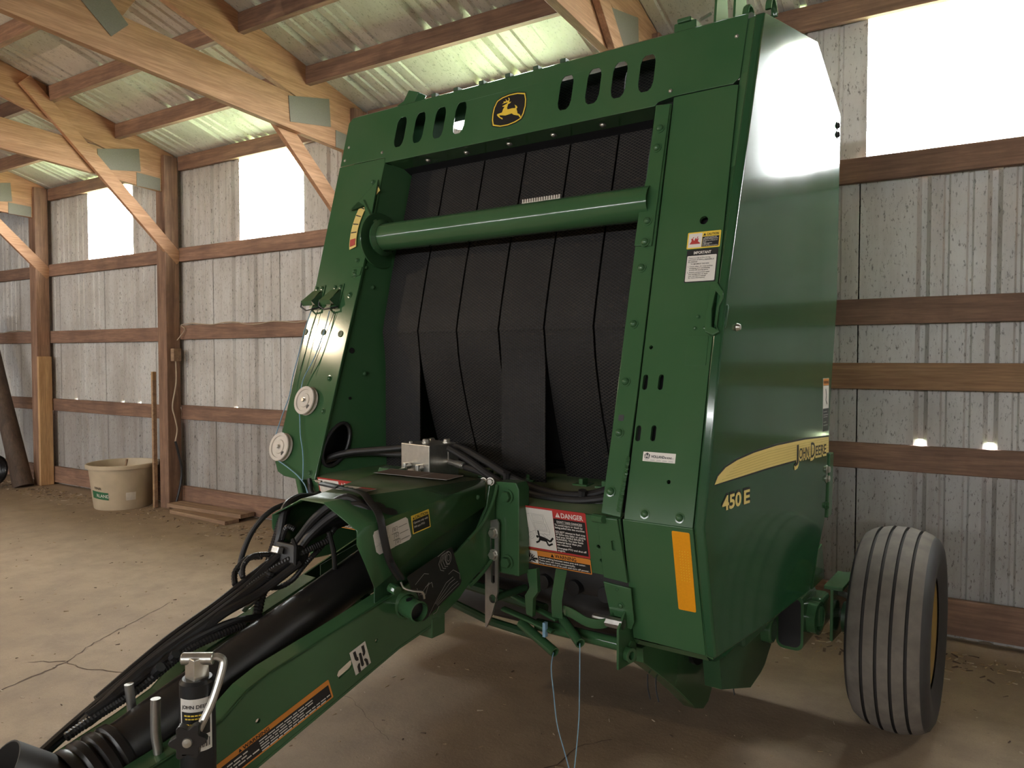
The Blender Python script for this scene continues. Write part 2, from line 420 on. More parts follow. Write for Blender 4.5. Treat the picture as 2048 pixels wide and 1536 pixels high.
def yz_board(name, pts, xc, t, mat, parent, bev=.004):
    """board in a plane across the shed: polygon (y, z), thickness t along x"""
    return MB().prism(pts, lambda u, v, w_=0: Vector((xc + t / 2 + w_, u, v)), t).build(name, M[mat], parent, bevel=bev)
def strip(p, q, wd):
    d = Vector((q[0] - p[0], q[1] - p[1])); n = Vector((-d.y, d.x)).normalized() * wd / 2
    return [(p[0] + n.x, p[1] + n.y), (p[0] - n.x, p[1] - n.y), (q[0] - n.x, q[1] - n.y), (q[0] + n.x, q[1] + n.y)]
for k, xx in enumerate(POSTS):
    t = empty('truss', (0, 0, 0), 0, ceil)
    yz_board('top_chord', [(4.34, roof_z(4.34) - .27), (4.34, roof_z(4.34)), (-2.48, roof_z(-2.48)), (-2.48, roof_z(-2.48) - .27)], xx, .05, 'wood_y', t)
    yz_board('top_chord', [(-2.52, roof_z(-2.48) - .27), (-2.52, roof_z(-2.48)), (-9.4, roof_z(-9.4)), (-9.4, roof_z(-9.4) - .27)], xx, .05, 'wood_y', t)
    yz_board('bottom_chord', [(4.22, 2.99), (4.22, 3.13), (3.62, 3.275), (-2.5, 3.66), (-2.5, 3.43)], xx + .002, .052, 'wood_y', t)
    yz_board('bottom_chord', [(-2.5, 3.43), (-2.5, 3.66), (-8.6, 3.275), (-9.3, 3.13), (-9.3, 2.99)], xx + .002, .052, 'wood_y', t)
    for p, q in (((2.36, 3.24), (1.75, 3.92)), ((2.30, 3.24), (2.6, 3.70)), ((-.2, 3.4), (-1.0, 4.75)), ((-.2, 3.4), (.75, 4.2))):
        yz_board('web', strip(p, q, .1), xx, .045, 'wood_y', t)
    f = xx + .028
    for pts in ([(3.606, 3.25), (3.62, 3.075), (4.0, 3.135), (3.985, 3.335)], [(4.05, 3.0), (4.19, 3.0), (4.19, 3.115), (4.05, 3.125)] if xx > -5 else [(3.96, 3.0), (4.19, 2.995), (4.19, 3.11), (3.96, 3.12)],
                [(2.18, 3.36), (2.36, 3.21), (2.46, 3.31), (2.30, 3.46)]):
        yz_board('gusset_plate', pts, f + .003, .004, 'galv', t, 0)
    if k % 2 == 1 or xx == -9.05:
        yz_board('knee_brace', strip((3.02, 3.66), (4.36, 2.36), .115), xx + .052, .04, 'wood_y', t)
    else:
        yz_board('knee_brace', strip((3.55, 3.12), (4.36, 2.36), .115), xx - .052, .04, 'wood_y', t)

# end walls and the unseen front wall with its added light slot
def plain_wall(name, quads):
    mb = MB()
    for q in quads: mb.add(q, [(0, 1, 2, 3)])
    return tag(mb.build(name, M['tin_wall'], None, smooth=0), kind='structure')
for nm, X in (('wall_left', -15.22), ('wall_right', 4.66)):
    o = tag(MB().add([(X, 4.4, 0), (X, -9.6, 0), (X, -9.6, roof_z(-9.6)), (X, -2.5, roof_z(-2.5)), (X, 4.4, roof_z(4.4))], [(0, 1, 2, 3, 4)]).build(nm, M['tin_wall'], None, smooth=0), kind='structure')
FILL_SLOT0, FILL_SLOT1 = 3.03, 3.25                      # slot added high in the unseen front wall to let in fill light
plain_wall('wall_front', [[(-15.2, -9.6, -.1), (4.66, -9.6, -.1), (4.66, -9.6, FILL_SLOT0), (-15.2, -9.6, FILL_SLOT0)], [(-15.2, -9.6, FILL_SLOT1), (4.66, -9.6, FILL_SLOT1), (4.66, -9.6, 3.45), (-15.2, -9.6, 3.45)]])
lp = bpy.data.lights.new('fill_slot_portal', 'AREA'); lp.shape = 'RECTANGLE'; lp.size = 19.8; lp.size_y = FILL_SLOT1 - FILL_SLOT0; lp.cycles.is_portal = True
lo = bpy.data.objects.new('fill_slot_portal', lp); COL.objects.link(lo); lo.location = (-5.27, -9.62, (FILL_SLOT0 + FILL_SLOT1) / 2); lo.rotation_euler = (R(90), 0, 0)

floor = tag(MB().b2((-15.3, -9.7, -.12), (4.75, 4.46, 0)).build('floor', M['concrete'], None, smooth=0), kind='structure')
tag(MB().b2((-60, -60, -.2), (60, 60, -.125)).build('ground', M['soil'], None, smooth=0), kind='structure')
# ------------------------------------------------------------------ shop light hung on the left, ahead of the frame
def shop_light(loc, power, label, col=(1.0, .80, .55)):
    t = empty('shop_light', loc); tag(t, label, 'lamp')
    MB().lathe([(.02, .10), (.05, .09), (.06, .04), (.19, -.06), (.195, -.06), (.065, .045), (.055, .10), (.02, .11)], (0, 0, 0), (0, 0, 1), 24).build('shade', M['steel'], t)
    m, nt, p = newmat('bulb_glow'); p.inputs['Emission Color'].default_value = (*col, 1); p.inputs['Emission Strength'].default_value = 60
    MB().lathe([(.001, -.075), (.03, -.065), (.042, -.035), (.035, 0), (.018, .04), (.018, .07)], (0, 0, 0), (0, 0, 1), 16).build('bulb', m, t)
    MB().tube([(0, 0, .09), (0, 0, roof_z(loc[1]) - loc[2] - .12)], .006, 6).build('cord', M['rubber'], t)
    l = bpy.data.lights.new('shop_lamp', 'POINT'); l.energy = power; l.color = col; l.shadow_soft_size = .06
    o = bpy.data.objects.new('shop_lamp', l); COL.objects.link(o); o.location = (0, 0, -.12); o.parent = t
    return t
shop_light((-6.2, -.30, 3.30), 140, 'enamel shop light with a warm bulb hanging left of the baler')
# ------------------------------------------------------------------ the round baler (built about its front centre on the floor)
BAL = empty('round_baler', (-1.551, 2.072, 0), R(-2.6))
tag(BAL, 'large green round baler with black belts and a long tongue, facing the camera', 'baler')
SL = .25935
def FPy(z): return -.03 + (z - .95) * SL
NF = Vector((0, -.968, .251)); NL = Vector((0, -.9746, -.2241))
def FP(x, z, w_=0): return Vector((x, FPy(z), z)) + NF * w_                       # leaning front plane
def LP(x, z, w_=0): return Vector((x, -.03 + (.95 - z) * .23, z)) + NL * w_       # lower front plane
def part(mb, name, mat, bevel=0, smooth=35, parent=None, label=None, **k):
    return mb.build(name, M[mat] if isinstance(mat, str) else [M[m] for m in mat], parent or BAL, smooth=smooth, bevel=bevel, label=label, **k)
def bolt(pos, n, r=.011, mat='green', parent=None, head='dome'):
    n = Vector(n).normalized(); p = Vector(pos); mb = MB()
    mb.lathe([(r * 1.35, 0), (r * 1.35, r * .18), (r, r * .2)], p, n, 14)
    if head == 'dome': mb.lathe([(r, r * .15), (r * .92, r * .5), (r * .6, r * .8), (r * .15, r * .92), (0.0001, r * .93)], p, n, 14)
    else: mb.lathe([(r, r * .15), (r, r * .8), (r * .85, r * .95), (.0001, r * .95)], p, n, 6)
    return part(mb, 'bolt', mat, parent=parent, smooth=40 if head == 'dome' else 20)
# --- hood with eight vent slots
slots = []
for cx in (-.584, -.478, -.368, -.262, .228, .341, .442, .545):
    slots.append([(cx + .027 * a, 2.378 + .066 * b) for a, b in ((1, .55), (.8, .85), (.45, 1), (-.45, 1), (-.8, .85), (-1, .55), (-1, -.55), (-.8, -.85), (-.45, -1), (.45, -1), (.8, -.85), (1, -.55))])
hood = MB().prism([(-.925, 2.275), (-.648, 2.275), (-.643, 2.25), (.590, 2.25), (.600, 2.262), (.655, 2.272), (.850, 2.272), (.868, 2.288), (.876, 2.50), (-.905, 2.50), (-.924, 2.48)], FP, .004, slots)
hood.add([FP(-.905, 2.5), FP(.876, 2.5), (.876, .40, 2.515), (-.895, .40, 2.515), (.876, 1.12, 2.63), (-.88, 1.12, 2.63)], [(0, 1, 2, 3), (3, 2, 4, 5)])
hood.add([FP(-.643, 2.25), FP(.590, 2.25), (.590, .395, 2.238), (-.643, .395, 2.238)], [(0, 3, 2, 1)])
part(hood, 'hood', 'green', .003)
part(MB().add([(-.643, .396, 2.238), (.60, .396, 2.238), (.60, .45, 2.205), (-.643, .45, 2.205)], [(0, 1, 2, 3)]).b2((-.63, .46, 2.19), (.60, .47, 2.23)), 'hood_shade_plate', 'blackpaint')  # black plate added to stand in for the shade under the hood
part(MB().b2((-.88, .47, 2.29), (-.425, .475, 2.46)).b2((-.425, .47, 2.29), (-.235, .475, 2.335)).b2((-.30, .48, 2.29), (-.20, .485, 2.50)).b2((-.88, .47, 2.42), (-.2, .48, 2.50)), 'slot_backing', 'green_dark')  # dark plates added behind the left slots to hide the bright roof
for bx_ in (-.432, -.23, -.023, .175, .377): bolt((bx_, .345, 2.237), (0, -.2, -1), .009, 'zinc')
for bx_, bz_ in ((-.89, 2.36), (-.90, 2.30), (.64, 2.292), (.845, 2.43), (-.67, 2.30)): bolt(FP(bx_, bz_, .001), NF, .005, 'zinc')
# --- right front panel with its slots and holes
holes = [roundrect(cx - .008, cz - .023, cx + .008, cz + .023, .0078, 3) for cx, cz in ((.672, 1.35), (.722, 1.351), (.669, 1.199), (.717, 1.202))]
holes += [circ(.802, 1.839, .013), circ(.678, 1.455, .006, 10), circ(.781, 1.069, .006, 10)]
part(MB().prism([(.656, .953), (.865, .953), (.866, 2.262), (.845, 2.266), (.656, 2.266)], lambda u, v, w_=0: FP(u, v, w_ + .002), .012, holes), 'front_panel', 'green', 0, 0)
part(MB().prism([(.60, .97), (.875, .97), (.875, 2.30), (.60, 2.30)], lambda u, v, w_=0: FP(u, v, w_ - .03), .004), 'panel_backing', 'blackpaint')  # black sheet added so the seams and holes in front stay dark
part(MB().prism([(.65, .952), (.866, .952), (.873, .568), (.645, .572)], lambda u, v, w_=0: LP(u, v, w_ + .001), .012), 'lower_front_panel', 'green', .003)
# curved belly under the lower front panel
bel = MB(); pr = [(.06, .568), (.085, .545), (.14, .525), (.22, .515), (.4, .52)]
for (a, b), (c, d) in zip(pr, pr[1:]): bel.add([(.645, a, b), (.873, a, b), (.873, c, d), (.645, c, d)], [(0, 3, 2, 1)])
part(bel, 'belly_panel', 'green')
for x_, z_ in ((.719, .974), (.825, .975)): bolt(FP(x_, z_, .002), NF, .011)
for x_, z_ in ((.852, 1.543), (.817, 1.544), (.84, 1.509), (.81, 1.51)): bolt(FP(x_, z_, .002), NF, .006, 'green')
part(MB().prism(roundrect(.791, 1.40, .855, 1.488, .004, 2), lambda u, v, w_=0: FP(u, v, w_ + .0035), .002), 'access_plate', 'green', .001)
# --- right inner post with carriage bolts
post = [(.595, 2.25), (.60, 2.1), (.594, 1.98), (.585, 1.9), (.583, 1.6), (.583, 1.2), (.580, .96), (.645, .955), (.652, 1.3), (.652, 2.245)]
part(MB().prism(post, lambda u, v, w_=0: FP(u, v, w_ + .006), .010), 'inner_post', 'green', .003)
part(MB().prism([(.584, 1.775), (.644, 1.77), (.650, 2.24), (.600, 2.24), (.598, 2.0), (.586, 1.93)], lambda u, v, w_=0: FP(u, v, w_ + .012), .006), 'post_splice', 'green', .002)
part(MB().add([FP(.583, .96, .006), FP(.595, 2.25, .006), (.595, .46, 2.25), (.60, .33, .96)], [(0, 3, 2, 1)]), 'inner_wall', 'green_dark')
for x_, z_ in ((.625, 2.16), (.622, 2.095), (.62, 1.852), (.62, 1.784)): bolt(FP(x_, z_, .012), NF, .012)
for x_, z_ in ((.616, 1.704), (.612, 1.527), (.609, 1.35), (.608, 1.197), (.604, 1.025)): bolt(FP(x_, z_, .006), NF, .012)
part(MB().prism(roundrect(.600, 1.232, .618, 1.25, .002, 1), lambda u, v, w_=0: FP(u, v, w_ + .0068), .001), 'square_hole', 'blackpaint')
# weld bead along the lower post
wb = MB(); rng = random.Random(3)
for i in range(34): z_ = 1.125 - i * .0045; wb.lathe([(.0001, -.004), (.006 + rng.random() * .003, 0), (.0001, .005)], FP(.648 - .0003 * i, z_, .008), NF, 6)
part(wb, 'weld_bead', 'green')
# --- lower part of the post, on the lower front plane
part(MB().prism([(.572, .955), (.640, .955), (.652, .757), (.572, .762)], lambda u, v, w_=0: LP(u, v, w_ + .014), .012, [roundrect(.612, .855, .624, .885, .005, 3)]), 'lower_post', 'green', .003)
part(MB().prism([(.573, .752), (.664, .746), (.664, .64), (.652, .612), (.600, .618), (.585, .64)], lambda u, v, w_=0: LP(u, v, w_ + .02), .006), 'guard_flap', 'green', .002)
bolt(LP(.625, .685, .02), NL, .009); bolt(LP(.618, .735, .02), NL, .005)
# --- left front panel, inner wall with the oval port
lpoly = [(-.70, .942), (-.655, 1.75), (-.640, 2.245), (-.645, 2.272), (-.925, 2.272), (-.930, 1.70), (-.945, 1.35), (-.962, 1.02), (-.958, .985), (-.935, .955), (-.89, .940), (-.80, .934)]
part(MB().prism(lpoly, lambda u, v, w_=0: FP(u, v, w_ + .002), .012, [circ(-.711, 1.523, .007, 8)]), 'front_panel', 'green', .003)
edge = [(-.962, .985), (-.945, 1.35), (-.930, 1.70), (-.925, 2.27)]
mb = MB()
for (a, b), (c, d) in zip(edge, edge[1:]):
    mb.add([FP(a, b), FP(c, d), FP(c + .002, d) + Vector((0, .09, 0)), FP(a + .002, b) + Vector((0, .09, 0))], [(0, 1, 2, 3)])
part(mb, 'panel_return', 'green')
part(MB().tube([FP(-.97, .99, -.02), FP(-.955, 1.35, -.02), FP(-.937, 1.70, -.02)], .012, 8), 'panel_edge_roll', 'green')
part(MB().lathe([(.0001, 0), (.035, .002), (.04, .02), (.03, .035), (.0001, .04)], FP(-.972, 1.0, -.06), (0, .3, -1), 16), 'end_cap', 'green')
for x_, z_ in ((-.69, 2.17), (-.695, 1.83), (-.69, 1.77), (-.70, 1.685), (-.726, 1.341), (-.727, 1.208), (-.93, 1.0), (-.735, .965)): bolt(FP(x_, z_, .002), NF, .010)
for x_, z_ in ((-.934, 1.536), (-.818, 1.532), (-.711, 1.523)):
    part(MB().lathe([(.014, 0), (.014, .003), (.007, .003), (.007, .002), (.0001, .002)], FP(x_, z_, .002), NF, 14), 'eyelet', 'green_dark')
def inner(t, z):                                   # left inner wall, t = 0 front, 1 back
    fx = -.640 - (2.24 - z) * .058; return Vector((fx * (1 - t) + -.60 * t, FPy(z) * (1 - t) + t * (.30 + max(0, z - 1.4) * .20), z))
mb = MB(); zs = [.945 + i * (2.245 - .945) / 14 for i in range(15)]
oc = [(.21 + .165 * math.cos(a), 1.075 + .083 * math.sin(a) + .02 * math.cos(a)) for a in [2 * math.pi * i / 24 for i in range(24)]]
mb.prism([(0, .945), (1, .945), (1, 2.245), (0, 2.245)], lambda u, v, w_=0: inner(u, v) + Vector((w_, 0, 0)), .006, [oc])
part(mb, 'inner_wall', 'green')
rim_ = [inner(a, b) + Vector((.004, 0, 0)) for a, b in oc]
part(MB().tube(rim_ + rim_[:2], .008, 8, caps=False), 'port_grommet', 'rubber', label='black rubber edging of the oval hose port')
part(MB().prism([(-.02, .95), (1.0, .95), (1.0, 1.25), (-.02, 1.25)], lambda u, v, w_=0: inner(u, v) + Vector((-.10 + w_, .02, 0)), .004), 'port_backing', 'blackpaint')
for t_, z_ in ((.35, 1.72), (.12, 2.02), (.5, 1.36), (.1, 1.8)): bolt(inner(t_, z_), (1, -.3, 0), .009)
part(MB().lathe([(.0001, .002), (.012, .002), (.012, 0)], inner(.18, 1.455), (1, -.3, 0), 10), 'plug', 'blackpaint')
part(MB().lathe([(.0001, .002), (.006, .002), (.006, 0)], inner(.3, 1.26), (1, -.3, 0), 10), 'plug', 'blackpaint')
# --- side panels
sp = [(-.043, .961), (.094, 1.606), (.366, 2.490), (.907, 2.575), (1.212, 2.388), (1.200, 1.664), (1.130, 1.265), (1.113, 1.064), (1.071, .789), (.895, .558), (.431, .557), (.044, .571)]
def side(y_, z_, w_=0): return Vector((.905 + .058 * y_ + w_, y_, z_))
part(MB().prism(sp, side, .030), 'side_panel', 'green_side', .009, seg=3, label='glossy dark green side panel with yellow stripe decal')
part(MB().prism(sp, lambda u, v, w_=0: Vector((-.868 + w_, u + .06 if u < .5 else u, v)), .03), 'side_panel', 'green', .008)
cs = MB(); zz = [(.567, .045), (.955, -.041), (1.606, .094), (2.0, .215), (2.3, .306), (2.485, .364)]; vs = []
for z_, y_ in zz:
    p_ = LP(.868, z_, -.004) if z_ < .95 else FP(.866, z_, -.006)
    vs += [p_, Vector((.896 + .058 * y_, y_ + .001, z_)), Vector((.896 + .058 * y_, y_ + .06, z_)), p_ + Vector((0, .06, 0))]
for k in range(len(zz) - 1):
    for q in range(3): cs.add([vs[4 * k + q], vs[4 * k + q + 1], vs[4 * k + 5 + q], vs[4 * k + 4 + q]], [(0, 1, 2, 3)])
part(cs, 'corner_strip', 'green')
part(MB().lathe([(.0001, .012), (.008, .011), (.011, .004), (.012, 0)], side(.172, 1.513), (1, 0, 0), 12), 'latch_stud', 'zinc')
for y_, z_ in ((1.165, 2.335), (1.165, 2.30)): bolt(side(y_, z_), (1, 0, 0), .012, 'blackpaint')
for y_, z_ in ((1.088, .99), (1.085, .955), (1.085, .85)): bolt(side(y_, z_), (1, 0, 0), .013, 'zinc' if z_ > .9 else 'green', head='hex')
# handle on the corner of the side panel
hm = MB(); hp = [(.860, 1.625), (.880, 1.63), (.902, 1.60), (.904, 1.58), (.895, 1.56), (.893, 1.50), (.903, 1.485), (.885, 1.475), (.86, 1.485), (.855, 1.53), (.86, 1.57)]
hm.prism(hp, lambda u, v, w_=0: FP(u, v, w_ + .050), .05, [[(.880, 1.602), (.894, 1.586), (.887, 1.555), (.885, 1.51), (.892, 1.494), (.878, 1.500), (.874, 1.55)]])
part(MB().prism([(.872, 1.49), (.896, 1.49), (.896, 1.605), (.872, 1.605)], lambda u, v, w_=0: FP(u, v, w_ + .012), .002), 'handle_recess', 'blackpaint')  # black plate standing in for the shade inside the handle
part(hm, 'corner_handle', 'green', .003)
part(MB().tube([FP(.899, 1.585, .022), FP(.912, 1.56, .03), FP(.910, 1.51, .03), FP(.898, 1.485, .022)], .004, 8), 'latch_strap', 'green_dark')
# --- chamber: inner side sheets, rollers, belts
for sx in (-1, 1):
    part(MB().prism([(.36, .70), (1.42, .70), (1.45, 2.45), (.95, 2.55), (.50, 2.2)], lambda u, v, w_=0, sx=sx: Vector((sx * .625 + w_, u, v)), .006), 'chamber_side', 'green_dark')
prof = [(.46, 2.30), (.428, 2.225), (.37, 2.01), (.315, 1.84), (.262, 1.625), (.246, 1.55), (.242, 1.53), (.246, 1.51)]
front_low = [(.258, 1.40), (.258, 1.25), (.262, .98), (.30, .90)]
back_low = [(.262, 1.40), (.318, 1.20), (.40, .98), (.45, .90)]
up_run = [(1.05, 2.58), (.62, 2.53), (.50, 2.47), (.47, 2.40)]
for i in range(6):
    x0, x1 = -.60 + .2 * i + .004, -.60 + .2 * i + .196
    P2 = (up_run if i >= 3 else []) + prof + (front_low if i in (0, 3) else back_low)
    P2 = [(p.x, p.y) for p in spline([(a, b, 0) for a, b in P2], 4)]
    mb = MB(); n = len(P2); vs = []
    for k, (y_, z_) in enumerate(P2):
        a = P2[max(k - 1, 0)]; b = P2[min(k + 1, n - 1)]; d = Vector((b[0] - a[0], b[1] - a[1])).normalized(); nn = Vector((d.y, -d.x)) * .006
        vs += [(x0, y_, z_), (x1, y_, z_), (x1, y_ - nn.x, z_ - nn.y), (x0, y_ - nn.x, z_ - nn.y)]
    fs = []
    for k in range(n - 1):
        for q in range(4): fs.append((4 * k + q, 4 * k + (q + 1) % 4, 4 * k + 4 + (q + 1) % 4, 4 * k + 4 + q))
    mb.add(vs, fs); part(mb, 'belt', 'belt', smooth=30)
for y_, z_, r_ in ((.52, 2.28, .07), (.36, 1.53, .075), (1.12, 2.47, .07), (.5, .92, .09)):
    part(MB().cyl((-.62, y_, z_), (.62, y_, z_), r_, n=24), 'roller', 'blackpaint')
part(MB().b2((-.62, .62, .72), (.62, .64, 2.0)).b2((-.62, .55, 1.98), (.62, .57, 2.26)), 'belt_gap_shade', 'blackpaint')  # dark sheets added behind the belts so gaps between them stay dark
# --- cross tube with flanges
part(MB().lathe([(.056, 0), (.056, 1.20)], (-.585, .245, 1.922), (1, 0, 0), 40), 'cross_tube', 'green')
part(MB().lathe([(.0001, 0), (.115, 0), (.115, .008), (.0001, .008)], (-.63, .262, 1.915), (1, 0, 0), 40), 'tube_flange', 'green', .002)
part(MB().lathe([(.072, 0), (.075, .01), (.058, .022)], (-.60, .245, 1.922), (1, 0, 0), 32), 'weld_collar', 'green')
mb = MB().b2((.092, .262, 1.972), (.252, .266, 1.986))
for i in range(16): mb.b2((.094 + i * .0103, .261, 1.984), (.099 + i * .0103, .267, 1.998))
part(mb, 'tooth_comb', 'dirty_white', label='small pale toothed comb on top of the cross tube')
# --- bale size gauge on the left panel
arc_c = (-.50, 1.955)
def arcpt(r, a, w_=0): return FP(arc_c[0] + r * math.cos(R(a)), arc_c[1] + r * math.sin(R(a)), w_)
def arcband(r0, r1, a0, a1, w_, t=.002, n=14):
    pts = [(r0, a0 + (a1 - a0) * i / n) for i in range(n + 1)] + [(r1, a1 + (a0 - a1) * i / n) for i in range(n + 1)]
    poly = [(arc_c[0] + r * math.cos(R(a)), arc_c[1] + r * math.sin(R(a))) for r, a in pts]
    return poly
def onF(h): return lambda u, v, w_=0: FP(u, v, w_ + h)
g = empty('bale_gauge', (0, 0, 0), 0, BAL)
part(MB().prism(arcband(.222, .262, 143, 197, 0), onF(.008), .003), 'scale_plate', 'gold', .001, parent=g)
part(MB().prism(arcband(.215, .24, 128, 139, 0), onF(.008), .003), 'scale_plate', 'gold', parent=g)
for a in (155, 163.5, 172, 180.5): part(MB().prism(arcband(.227, .257, a - .5, a + .5, 0, n=2), onF(.010), .002), 'tick', 'black', parent=g)
part(MB().prism(arcband(.227, .257, 187.5, 194.5, 0, n=2), onF(.010), .002), 'red_zone', 'red', parent=g)
part(MB().prism([(-.70, 2.12), (-.645, 2.17), (-.645, 2.02), (-.66, 1.985), (-.70, 2.06), (-.745, 2.085), (-.755, 2.075)], onF(.018), .008), 'gauge_cover', 'green', .002, parent=g)
part(MB().tube([FP(-.70, 2.085, .016), FP(-.63, 2.0, .016), FP(-.60, 1.96, .0)], .008, 8, flat=(.022, .006)), 'gauge_arm', 'green', parent=g)
part(MB().prism([(-.715, 1.80), (-.655, 1.80), (-.66, 1.765), (-.71, 1.76)], onF(.006), .006), 'clip_plate', 'green', .002)
bolt(FP(-.695, 1.782, .006), NF, .009)
# --- twine tensioners
for cx in (-.905, -.79):
    t = empty('twine_tensioner', (0, 0, 0), 0, BAL)
    part(MB().prism([(cx - .033, 1.63), (cx + .04, 1.63), (cx + .046, 1.735), (cx - .02, 1.735)], onF(.006), .004), 'back_plate', 'green', .001, parent=t)
    part(MB().add([FP(cx - .045, 1.655, .045), FP(cx + .02, 1.655, .045), FP(cx + .03, 1.71, .012), FP(cx - .02, 1.71, .012), FP(cx - .045, 1.64, .030), FP(cx + .02, 1.64, .030)],
                  [(0, 1, 2, 3), (4, 5, 1, 0)]), 'spring_flap', 'green', parent=t)
    part(MB().add([FP(cx + .02, 1.655, .045), FP(cx + .042, 1.63, .008), FP(cx + .035, 1.71, .008)], [(0, 1, 2), (2, 1, 0)]), 'side_cheek', 'green_dark', parent=t)
    part(MB().tube([FP(cx - .045, 1.66, .04), FP(cx - .05, 1.635, .035), FP(cx - .02, 1.62, .03), FP(cx + .02, 1.625, .03), FP(cx + .04, 1.635, .01)], .004, 6), 'wire_bail', 'blackpaint', parent=t)
    for dx in (-.005, .028): bolt(FP(cx + dx, 1.722, .008), NF, .007, parent=t)
# --- two nylon pulleys
for cx, cz in ((-.825, 1.245), (-.925, 1.052)):
    t = empty('twine_pulley', (0, 0, 0), 0, BAL); p = FP(cx, cz, .004); n = NF
    part(MB().lathe([(.012, 0), (.058, 0), (.060, .004), (.052, .013), (.060, .022), (.058, .026), (.046, .026), (.044, .022), (.030, .021), (.028, .025), (.012, .026), (.0001, .026)], p, n, 36), 'wheel', 'dirty_white', parent=t)
    bolt(p + n * .026, n, .009, 'zinc', parent=t, head='hex')
    q = FP(cx + .030, cz - .026, .0265); part(MB().lathe([(.0001, .0008), (.010, .0008), (.010, 0)], q, n, 9), 'worn_patch', 'blackpaint', parent=t)
# --- deck, front plates, mounting channels
part(MB().add([(-.715, -.03, .948), (.64, -.03, .948), (.64, .02, .962), (-.70, .02, .962), (.62, .42, .985), (-.62, .42, .985)], [(0, 1, 2, 3), (3, 2, 4, 5)]), 'deck', 'green_dusty')
for sx in (-1, 1):
    a, b = (.275, .645) if sx > 0 else (-.66, -.275)
    part(MB().prism([(a, .765), (b, .765), (b, .953), (a, .953)], lambda u, v, w_=0: LP(u, v, w_ + .006), .01, [circ(.562, .855, .006, 8), circ(.568, .812, .006, 8)] if sx > 0 else []), 'front_plate', 'green', .003)
    part(MB().prism([(sx * .222, 1.028), (sx * .302, 1.03), (sx * .312, 1.01), (sx * .312, .735), (sx * .222, .735)][::sx], lambda u, v, w_=0: Vector((u, -.075 - w_, v)), .06), 'mounting_channel', 'green', .004)
    for z_ in (.985, .775): bolt((sx * .268, -.077, z_), (0, -1, 0), .018, head='hex')
part(MB().cyl((.555, -.034, .945), (.600, -.05, .948), .013, n=10), 'hinge_stub', 'green', .002)
part(MB().add([(.28, .012, .765), (.64, .012, .765), (.64, .25, .70), (.28, .25, .70)], [(0, 1, 2, 3)]), 'feed_plate', 'green_dark')
for x_, y_ in ((-.45, .24), (-.05, .25), (.02, .20), (.12, .28), (.33, .30), (.42, .30)):
    part(MB().b2((x_ - .03, y_ - .03, .965), (x_ + .03, y_ + .03, .982)).b2((x_ - .008, y_ - .02, .98), (x_ + .008, y_ + .02, 1.0)), 'deck_bracket', 'green', .003)
# --- tongue beams (A-frame)
def VP(y_, z_, w_=0, sx=1): return Vector((sx * (.22 + (y_ + .06) * .0746 + w_), y_, z_))
beam = [(-1.60, .27), (-1.20, .375), (-.935, .462), (-.674, .55), (-.483, .615), (-.33, .648), (-.24, .69), (-.19, .73), (-.12, .765), (-.062, .79), (-.062, 1.02), (-.10, 1.02), (-.115, .95), (-.16, .885), (-.25, .835), (-.516, .765), (-.72, .715), (-.889, .676), (-.95, .652), (-1.017, .605), (-1.114, .577), (-1.60, .47)]
slot_h = [(-.690, .592), (-.697, .603), (-.692, .613), (-.655, .629), (-.646, .625), (-.646, .613), (-.653, .606)]
bh = [slot_h, circ(-.925, .57, .006, 8), circ(-.565, .655, .005, 8)]
for sx in (1, -1):
    mb = MB().prism(beam[::sx], lambda u, v, w_=0, sx=sx: VP(u, v, w_, sx), .009, bh)
    top = beam[10 + 5:]; bot = beam[:6]
    for ed in (top, bot):
        for (a, b), (c, d) in zip(ed, ed[1:]):
            mb.add([VP(a, b, 0, sx), VP(c, d, 0, sx), VP(c, d, -.062, sx), VP(a, b, -.062, sx), VP(a, b - .008, 0, sx), VP(c, d - .008, 0, sx), VP(c, d - .008, -.062, sx), VP(a, b - .008, -.062, sx)],
                   [(0, 1, 2, 3), (7, 6, 5, 4), (3, 2, 6, 7), (0, 4, 5, 1)])
    part(mb, 'tongue_beam', 'green', .006, seg=3)
part(MB().prism([(-.56, .70), (-.07, .80), (-.07, 1.0), (-.30, 1.0), (-.56, .93)], lambda u, v, w_=0: Vector((.17 + w_, u, v)), .004), 'gap_shade_plate', 'green_dark')  # plate added to darken the gap between shield and beam
part(MB().prism([(-.50, .62), (-.07, .70), (-.07, .90), (-.50, .80)], lambda u, v, w_=0: Vector((-.12 + w_, u, v)), .004), 'gap_shade_plate', 'green_dark')  # second added plate, darkening the far side of that gap
part(MB().b2((-.16, -1.62, .34), (.16, -1.52, .50)), 'hitch_plate', 'green', .005)
part(MB().b2((-.2, -.36, .60), (.2, -.30, .66)), 'tongue_crossmember', 'green', .004)
for pts in ([(.226, -.078, 1.018), (.222, -.10, .96), (.214, -.14, .905), (.205, -.20, .862)], [(.226, -.075, .84), (.222, -.10, .785), (.216, -.15, .745), (.208, -.20, .718)]):
    part(MB().tube(spline([Vector(p) + Vector((.004, 0, 0)) for p in pts], 6), .006, 8), 'weld_bead', 'green')
# grey slotted link bar on the right mounting channel
def LB(u, v, w_=0): return Vector((.222 + u, -.098 - w_, v))
part(MB().prism([(-.026, .555), (-.020, .56), (.0, .60), (.024, .68), (.026, .90), (.018, .912), (-.026, .90)], lambda u, v, w_=0: LB(u, v, w_), .008,
     [roundrect(-.004, .80, .012, .875, .007, 3), roundrect(-.002, .705, .013, .79, .007, 3), circ(.004, .655, .014, 14)]), 'link_bar', 'steel', .001, label='bare steel slotted link bar')
for z_ in (.868, .797): bolt(LB(.008, z_, .0), (0, -1, 0), .014, 'zinc', head='hex')
part(MB().cyl((.226, -.09, .655), (.245, .06, .655), .012, n=12), 'link_pin', 'green_dark')
